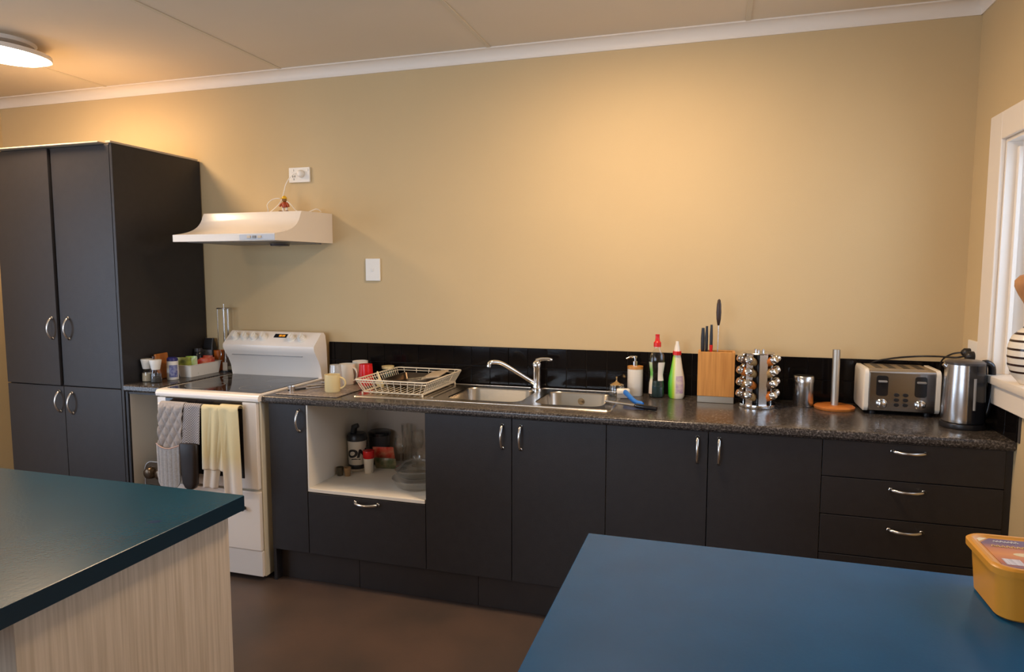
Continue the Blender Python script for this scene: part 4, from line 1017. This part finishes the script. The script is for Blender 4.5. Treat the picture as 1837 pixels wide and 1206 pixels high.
# wire mug tree
mt = thing('utensil_stand', 'tall chrome wire stand in the corner beside the stove backguard', 'stand', (-2.686, -.060, ZQ))
cx, cy = -2.686, -.060
bb = new(); lathe(bb, [(0, 0), (.031, 0), (.031, .006), (0, .008)], 24, (cx, cy, ZQ)); obj('base', bb, 'blackp', mt)
obj('pole', tube(new(), [(cx, cy, ZQ+.005), (cx, cy, ZQ+.385)], .0030, 8), 'nickel', mt, smooth=60)
bb = new(); tube(bb, [(cx+.045*math.cos(a*PI/8), cy+.030*math.sin(a*PI/8), ZQ+.360) for a in range(16)], .0024, 6, closed=True); tube(bb, [(cx-.045, cy, ZQ+.36), (cx+.045, cy, ZQ+.36)], .0024, 6); obj('top_ring', bb, 'nickel', mt, smooth=60)
for s, (dx, dy, hl) in enumerate(((.036, -.012, .26), (.016, -.026, .30), (-.030, -.018, .22), (.0, .026, .28))):
    u = thing(('ladle', 'spatula', 'whisk', 'skimmer')[s], 'chrome kitchen ' + ('ladle hanging at the right', 'slotted spatula hanging at the front', 'whisk hanging at the left', 'skimmer hanging at the back')[s] + ' of the wire stand', 'utensil', (cx+dx, cy+dy, ZQ+.355))
    obj('stem', tube(new(), [(cx+dx, cy+dy, ZQ+.357), (cx+dx, cy+dy, ZQ+.357-hl)], .0022, 6), 'nickel', u)
    if s == 0: obj('bowl', lathe(new(), [(0, -.02), (.014, -.014), (.020, 0), (.018, 0), (.012, -.012), (0, -.017)], 16, (cx+dx, cy+dy, ZQ+.357-hl)), 'nickel', u, smooth=60)
    elif s == 2:
        bb = new()
        for k in range(5):
            a = PI*k/5; tube(bb, [(cx+dx+.014*math.sin(PI*q/8)*math.cos(a), cy+dy+.014*math.sin(PI*q/8)*math.sin(a), ZQ+.357-hl-.07*q/8) for q in range(9)], .0008, 4)
        obj('whisk_wires', bb, 'nickel', u)
    else: obj('blade', box(new(), cx+dx-.016, cx+dx+.016, cy+dy-.001, cy+dy+.001, ZQ+.357-hl-.05, ZQ+.357-hl, .0006, 1), 'nickel', u)

# muffin tin leaning in the open cabinet
mtx = Matrix.Translation((-2.705, -.50, .1165)) @ Matrix.Rotation(math.radians(4), 4, 'X')
bt = thing('muffin_tin', 'dark muffin tin standing on edge in the open cabinet beside the stove', 'baking tin', (-2.728, -.545, .117))
bb = new(); t2 = bmesh.new()
loft(t2, [[(x, y, z) for x, z in rrect(-.073, .073, 0, .395, .045)] for y in (-.003, .0)]); merge(bb, t2, Matrix.Translation((-2.728, -.545, .118))); obj('sheet', bb, 'tin', bt, smooth=40)
for ix in (-.035, .035):
    for iz in range(4):
        bb = new(); lathe(bb, [(.032, 0), (.027, .022), (.018, .027), (0, .028)], 20, (-2.728+ix, -.5485, .118+.058+.093*iz), Matrix.Rotation(PI/2, 4, 'X')); obj('cup', bb, 'tin', bt, smooth=60)
bb = new(); tube(bb, [(-2.728+x, -.5465, .118+z) for x, z in rrect(-.073, .073, 0, .395, .045)], .0035, 6, closed=True); obj('rolled_edge', bb, 'nickel', bt, smooth=60)

# ------------------------------------------------------------------ niche contents (shelf z=.471)
ZS = .4716
sx_, sy_ = -1.751, -.240
sh = thing('shaker_bottle', 'white shaker bottle with black lid and black ON lettering', 'bottle', (sx_, sy_, ZS))
shp = [(0, 0), (.039, 0), (.041, .004), (.043, .05), (.047, .155), (0, .155)]
obj('cup', lathe(new(), shp, 36, (sx_, sy_, ZS)), mat('frosted_plastic', (.62, .55, .44), .35), sh, smooth=40)
bb = new(); lathe(bb, [(.0412, .012), (.0424, .013), (.0435, .033), (.0425, .034)], 36, (sx_, sy_, ZS)); obj('base_band', bb, 'blackp', sh, smooth=60)
bb = new(); lathe(bb, [(0, .1555), (.050, .1555), (.050, .180), (.040, .192), (0, .194)], 36, (sx_, sy_, ZS)); obj('lid', bb, 'blackp', sh, smooth=40)
bb = new(); tube(bb, [(sx_-.012, sy_-.012, ZS+.192), (sx_-.006, sy_-.012, ZS+.225), (sx_+.014, sy_-.012, ZS+.232)], [.016, .016, .012], 12); obj('flip_cap', bb, 'blackp', sh, smooth=60)
tb = text_mesh('ON', .054, .22, .0030)
for v in tb.verts: v.co.x *= 1.22
for k in range(-24, 25):
    bmesh.ops.bisect_plane(tb, geom=list(tb.verts)+list(tb.edges)+list(tb.faces), plane_co=(k*.0018, 0, 0), plane_no=(1, 0, 0))
fa = math.atan2(-3.26-sy_, 0-sx_) - .10   # faces roughly the middle of the room
f2 = radf(shp)
def wrap(bm, x, y, z, zc_, rf_, a0):
    for v in bm.verts:
        a = a0 + v.co.x/rf_(zc_+v.co.y); r = rf_(zc_+v.co.y) + .0012 + v.co.z
        zz = zc_+v.co.y; v.co = Vector((x+r*math.cos(a), y+r*math.sin(a), z+zz))
    return bm
obj('lettering', wrap(tb, sx_, sy_, ZS, .075, f2, fa), 'blackp', sh)
tb = new(); box(tb, -.026, .020, -.0025, .0025, -.0002, .0004); bmesh.ops.subdivide_edges(tb, edges=list(tb.edges), cuts=4)
for v in tb.verts: v.co.y += .12*v.co.x*0 + .004*math.sin((v.co.x+.03)*55) - .0*v.co.x
obj('underline', wrap(tb, sx_, sy_, ZS, .062, f2, fa), 'blackp', sh)
o = thing('storage_jar', 'smoky dark lidded container behind the shaker bottle', 'jar', (-1.70, -.085, ZS)); obj('body', lathe(new(), [(0, 0), (.05, 0), (.055, .15), (0, .15)], 28, (-1.705, -.085, ZS)), 'smoke', o, smooth=40)
obj('lid', lathe(new(), [(0, .1505), (.059, .1505), (.060, .166), (.052, .172), (0, .173)], 28, (-1.705, -.085, ZS)), 'blackg', o, smooth=40)
rc = thing('cup_stack', 'stack of red-topped white party cups beside the shaker bottle', 'cup', (-1.668, -.272, ZS))
bb = new(); lathe(bb, [(0, 0), (.021, 0), (.026, .075), (0, .075)], 26, (-1.668, -.272, ZS)); obj('cup', bb, 'mugw', rc, smooth=40)
bb = new(); lathe(bb, [(.0262, .0755), (.028, .078), (.0285, .112), (.0275, .114), (0, .114)], 26, (-1.668, -.272, ZS)); obj('rim_band', bb, 'redcup', rc, smooth=40)
packet('red and green packet lying on its side behind the party cups', -1.635, -.165, ZS+.035, .110, .085, rp, .35, .2, cat='packet')
packet('dark green packet under the red packet in the niche', -1.620, -.180, ZS, .115, .060, mat('green_foil', (.03, .09, .03), .3, color2=(.30, .24, .14), vscale=25), .25, .1)
# glasses
gg_ = 'drinking glasses at the back of the niche'
def wineglass(label, x, y, s=1):
    t = thing('wine_glass', label, 'glass', (x, y, ZS), 0, gg_)
    obj('bowl', lathe(new(), [(0, .075*s), (.020*s, .085*s), (.032*s, .115*s), (.028*s, .165*s), (.0265*s, .165*s), (.030*s, .115*s), (.018*s, .088*s), (0, .078*s)], 24, (x, y, ZS)), 'glass', t, smooth=60)
    obj('stem', lathe(new(), [(0, 0), (.030*s, 0), (.028*s, .003), (.004, .008), (.0035, .07*s), (0, .075*s)], 20, (x, y, ZS)), 'glass', t, smooth=60)
wineglass('clear wine glass at the front left of the glasses in the niche', -1.545, -.160)
wineglass('clear wine glass behind the other wine glass', -1.485, -.085, 1.12)
tumbler('tall clear glass against the back of the niche', -1.555, -.065, ZS, .024, .030, .21, 'glass', True, 'glass', gg_)
tumbler('tall clear glass behind the glass bowls', -1.385, -.070, ZS, .024, .030, .21, 'glass', True, 'glass', gg_)
tumbler('short clear glass between wine glass and bowls', -1.425, -.17, ZS, .024, .031, .095, 'glass', True, 'glass', gg_)
# shot glasses by the niche wall
for i, (x, y, lb, mm) in enumerate(((-1.782, -.355, 'tiny dark shot glass against the niche side wall', 'brown'), (-1.743, -.350, 'tiny amber shot glass second from the niche wall', 'amb'), )):
    tumbler(lb, x, y, ZS, .014, .018, .042, mat(mm+'_glass', (.10, .08, .05) if i == 0 else (.32, .20, .10), .1), True, 'glass', name='shot_glass')
# glass casseroles
def bowlobj(label, x, y, z, r, h, lid=False):
    t = thing('glass_bowl', label, 'bowl', (x, y, z))
    obj('dish', lathe(new(), [(0, 0), (r*.70, 0), (r*.85, .010), (r*.95, h*.8), (r*1.02, h), (r*1.04, h+.003), (r*1.02, h+.006), (r*.93, h-.002), (r*.80, .014), (0, .006)], 40, (x, y, z)), 'glassware', t, smooth=60)
    if lid: obj('lid', lathe(new(), [(r*1.02, h+.007), (r*.92, h+.012), (r*.6, h+.036), (r*.2, h+.046), (.016, h+.048), (.018, h+.060), (0, h+.062), ], 40, (x, y, z)), 'glassware', t, smooth=60)
bowlobj('wide clear glass dish, lower of the two in the niche', -1.345, -.405, ZS, .110, .042)
bowlobj('clear glass casserole with domed lid stacked on the glass dish', -1.342, -.402, ZS+.050, .100, .034, True)

# ------------------------------------------------------------------ cloths on the oven handle
def cloth(name, label, cat, m, layers, group=None, thick=.004):
    """layers: (x_top0,x_top1,x_bot0,x_bot1,z_bot,y_off,folds,amp,phase,quilt,round) front sheets hanging from the bar"""
    t = thing(name, label, cat, (-2.35, -.662, .85)); k = 0
    for (a0, a1, c0, c1, zb, yo, folds, amp, ph_, quilt, rnd, mm, pn) in layers:
        nu, nv = 40, 60; bb = new(); G = []
        for j in range(nv+1):
            v = j/nv; row = []
            for i in range(nu+1):
                u = i/nu
                xt_ = a0+(a1-a0)*u; xb = c0+(c1-c0)*u
                zt_ = .853
                s = v
                # starts behind the bar, goes over it and down
                if s < .12:
                    ang = PI*(1 - s/.12); yy = -.662 + (.0125+yo)*math.cos(ang)*-1*-1; zz = .842 + (.0115+yo)*math.sin(ang)
                    yy = -.662 - (.0125+yo)*math.cos(PI-ang)*-1 if False else -.662 + (.0125+yo)*(-math.cos(PI-ang))*-1
                    yy = -.662 + (.0125+yo)*math.cos(PI-ang); w = 0
                    x_ = xt_
                else:
                    w = (s-.12)/.88
                    zend = zb
                    if rnd: zend = zb + rnd*(1-math.sqrt(max(0, 1-(2*u-1)**2)))
                    zz = .842 - (.842-zend)*w; yy = -.662 - (.0125+yo)
                    x_ = xt_ + (xb-xt_)*(w**.8)
                    yy -= amp*math.sin(folds*PI*2*u+ph_)*min(1, .35+w) + .004*w
                    if quilt:
                        q1 = abs(math.sin(PI*(x_*22 + zz*14))); q2 = abs(math.sin(PI*(x_*22 - zz*14)))
                        yy -= quilt*min(q1, q2)**.5
                row.append(bb.verts.new((x_, yy, zz)))
            G.append(row)
        for j in range(nv):
            for i in range(nu): bb.faces.new((G[j][i], G[j+1][i], G[j+1][i+1], G[j][i+1]))
        if folds == 0 and rnd:
            pass
        bmesh.ops.recalc_face_normals(bb, faces=list(bb.faces))
        o = obj(pn, bb, mm, t, smooth=70)
        so_ = o.modifiers.new('thickness', 'SOLIDIFY'); so_.thickness = thick; so_.offset = 0
    return t
greyq = mat('grey_quilted_cotton', (0.40, 0.36, 0.34), 0.9, bump=0.6, bscale=350, var=.15, vscale=120, sheen=.3)
chk = ramp_mat('checked_cotton', [(0, (.46, .42, .40)), (1, (.42, .38, .36))], 2, 0, 1, .9, .4, 300, checker=170)
darkm = mat('black_mitt_lower', (0.022, 0.015, 0.012), 0.32, var=.3, vscale=20)
cloth('oven_glove', 'grey quilted oven glove with rounded end over the oven handle', 'oven glove', greyq,
      [(-2.560, -2.418, -2.575, -2.440, .436, .004, 0, 0, 0, .012, .06, greyq, 'glove')])
g2 = bpy.data.objects['oven_glove']
# pocket layer of the grey glove
bb = new(); nu, nv = 36, 36; G = []
for j in range(nv+1):
    v = j/nv; row = []
    for i in range(nu+1):
        u = i/nu; z_hi = .655 - .018*math.sin(PI*u); z_lo = .432 + .062*(1-math.sqrt(max(0, 1-(2*u-1)**2)))
        zz = z_hi + (z_lo-z_hi)*v; x_ = (-2.574+.004*v) + (.138-.006*v)*u
        yy = -.688 - .012*math.sin(PI*u)**.6 - .0045*min(abs(math.sin(PI*(x_*40))), 1)**.5
        row.append(bb.verts.new((x_, yy, zz)))
    G.append(row)
for j in range(nv):
    for i in range(nu): bb.faces.new((G[j][i], G[j+1][i], G[j+1][i+1], G[j][i+1]))
o = obj('pocket', bb, mat('grey_ribbed_cotton', (0.44, 0.43, 0.43), 0.9, bump=0.6, bscale=350, var=.2, vscale=120, sheen=.3), g2, smooth=70); mo = o.modifiers.new('thickness', 'SOLIDIFY'); mo.thickness = .006; mo.offset = 0
obj('piping', tube(new(), [(-2.574 + .138*i/16, -.693 - .012*math.sin(PI*i/16)**.6, .656 - .018*math.sin(PI*i/16)) for i in range(17)], .0035, 6), mat('pink_piping', (.45, .33, .30), .8), g2, smooth=60)
cloth('oven_mitt', 'checked oven mitt with black lower half hanging beside the grey glove', 'oven glove', chk,
      [(-2.415, -2.324, -2.436, -2.332, .665, .002, 1.0, .005, .5, 0, 0, chk, 'cuff'),
       ])
g3 = bpy.data.objects['oven_mitt']
bb = new(); loops = []
for z, i in ((.668, .006), (.66, 0), (.60, .002), (.52, .006), (.475, .012), (.455, .024), (.447, .040)):
    loops.append([(x, y, z) for x, y in rrect(-2.442+i, -2.338-i*.8, -.702, -.668, .0165, 4)])
loft(bb, loops); obj('mitt_body', bb, darkm, g3, smooth=60)
ty_ = ramp_mat('yellow_cotton_white_hem', [(0, (.80, .72, .64)), (.22, (.80, .71, .58)), (.42, (.74, .62, .35)), (1, (.74, .62, .35))], 2, -.40, .0, .9, .5, 260)
cloth('tea_towel', 'pale yellow tea towel with white hem bunched over the oven handle', 'towel', ty_,
      [(-2.316, -2.150, -2.322, -2.190, .548, .001, 2.5, .007, 0, 0, 0, ty_, 'towel_fold'),
       (-2.270, -2.160, -2.322, -2.245, .458, -.004, 1.5, .006, 1, 0, 0, ty_, 'towel_tail'),
       (-2.215, -2.110, -2.190, -2.100, .442, .008, 1.3, .007, 2.2, 0, 0, ty_, 'towel_tail')])

# ------------------------------------------------------------------ islands
def island(label, x0, x1, y0, y1, panel, top_mat):
    t = thing('kitchen_island', label, 'island', ((x0+x1)/2, (y0+y1)/2, 0))
    obj('countertop', box(new(), x0, x1, y0, y1, .8505, .8905, .0012, 1), top_mat, t)
    bb = new(); box(bb, x0-.0002, x1+.0002, y0-.0002, y1+.0002, .852, .889); obj('edge_band', bb, 'blueedge', t)
    px0, px1, py0, py1 = panel
    bb = new(); box(bb, px0, px1, py0, py1, 0, .850, .001, 1); obj('base_unit', bb, 'woodgrain', t)
    return t
IZ = .8905
isl = island('left teal-topped island with pale woodgrain end panel', -2.75, -1.178, -3.10, -1.808, (-2.66, -1.212, -2.395, -1.830), 'tealtop')
obj('stain', lathe(new(), [(0, 0), (.012, 0), (.011, .0003), (0, .0004)], 20, (-1.25, -2.03, IZ), Matrix.Rotation(.4, 4, 'Z'), 1.35, .8), mat('dark_blue_stain', (.001, .030, .09), .5, spec=.15), isl)
island('right teal-blue island in the near foreground, carrying the amber tub', -.268, .960, -3.02, -1.802, (-.20, .93, -2.90, -1.85), 'blue')

# amber tub
TBX0, TBX1, TBY0, TBY1 = .452, .700, -1.992, -1.838
tb_ = thing('food_tub', 'amber plastic tub with printed lid on the right island', 'tub', ((TBX0+TBX1)/2, (TBY0+TBY1)/2, IZ+.0005))
bb = new(); loops = []
for z, i in ((0, .010), (.004, .006), (.080, .0)): loops.append([(x, y, IZ+.0005+z) for x, y in rrect(TBX0+i, TBX1-i, TBY0+i, TBY1-i, .026, 6)])
loft(bb, loops); obj('container', bb, 'yellowtub', tb_, smooth=40)
bb = new(); loops = []
for z, i in ((.0795, -.004), (.081, -.008), (.092, -.0085), (.0955, -.005), (.0955, .001), (.0925, .004), (.0920, .006)): loops.append([(x, y, IZ+.0005+z) for x, y in rrect(TBX0+i, TBX1-i, TBY0+i, TBY1-i, .030, 6)])
loft(bb, loops); ld = obj('lid', bb, 'yellowtub', tb_, smooth=40)
lz = IZ+.0005+.0922
lab = ramp_mat('orange_purple_print', [(0, (.16, .08, .12)), (.18, (.42, .10, .03)), (.45, (.62, .22, .03)), (.62, (.50, .16, .05)), (.80, (.14, .07, .13)), (1, (.10, .07, .16))], 1, -.068, .068, .3, bump=0.0)
bb = new(); prism(bb, [(TBX0+.030, TBY1-.010), (TBX0+.010, TBY1-.034), (TBX0+.010, TBY0+.020), (TBX0+.022, TBY0+.010), (TBX1-.012, TBY0+.010), (TBX1-.012, TBY1-.010)], 'z', lz-.0005, lz+.0004); o = obj('label', bb, lab, ld)
bb = new(); prism(bb, [(TBX0+.009, TBY1-.010), (TBX0+.009, TBY1-.030), (TBX0+.027, TBY1-.010)], 'z', lz-.0004, lz+.0005); obj('label_corner', bb, mat('cream_print', (.70, .62, .45), .4), ld)
bb = new(); box(bb, TBX0+.018, TBX0+.045, TBY0+.022, TBY0+.048, lz+.0003, lz+.0007); obj('barcode_panel', bb, mat('white_print', (.66, .62, .66), .4, color2=(.45, .42, .46), vscale=60, stretch=(6, .2, 1)), ld)
# unreadable script on the label, as loose strokes
random.seed(3)
def strokes(x0, x1, y, hgt, n, m, nm):
    bb = new()
    for k in range(n):
        xx = x0 + (x1-x0)*k/n; w_ = (x1-x0)/n
        pts = [(xx, y-hgt*.4, lz+.0009), (xx+w_*.35, y+hgt*random.uniform(.2, .6), lz+.0009), (xx+w_*.7, y-hgt*random.uniform(.1, .5), lz+.0009), (xx+w_, y-hgt*.2, lz+.0009)]
        tube(bb, pts, .0009, 4)
    obj(nm, bb, m, ld)
wp = mat('white_ink', (.75, .72, .72), .4); yp = mat('gold_ink', (.72, .50, .20), .4)
strokes(TBX0+.032, TBX0+.072, TBY1-.024, .009, 7, wp, 'script_print')
strokes(TBX0+.022, TBX0+.115, TBY1-.048, .010, 12, yp, 'title_print')
bb = new(); lathe(bb, [(0, 0), (.014, 0), (.014, .0003), (0, .0003)], 20, (TBX0+.062, TBY1-.082, lz+.0004), None, 1.3, .6); obj('picture_spot', bb, mat('cream_picture', (.68, .55, .32), .4), ld)
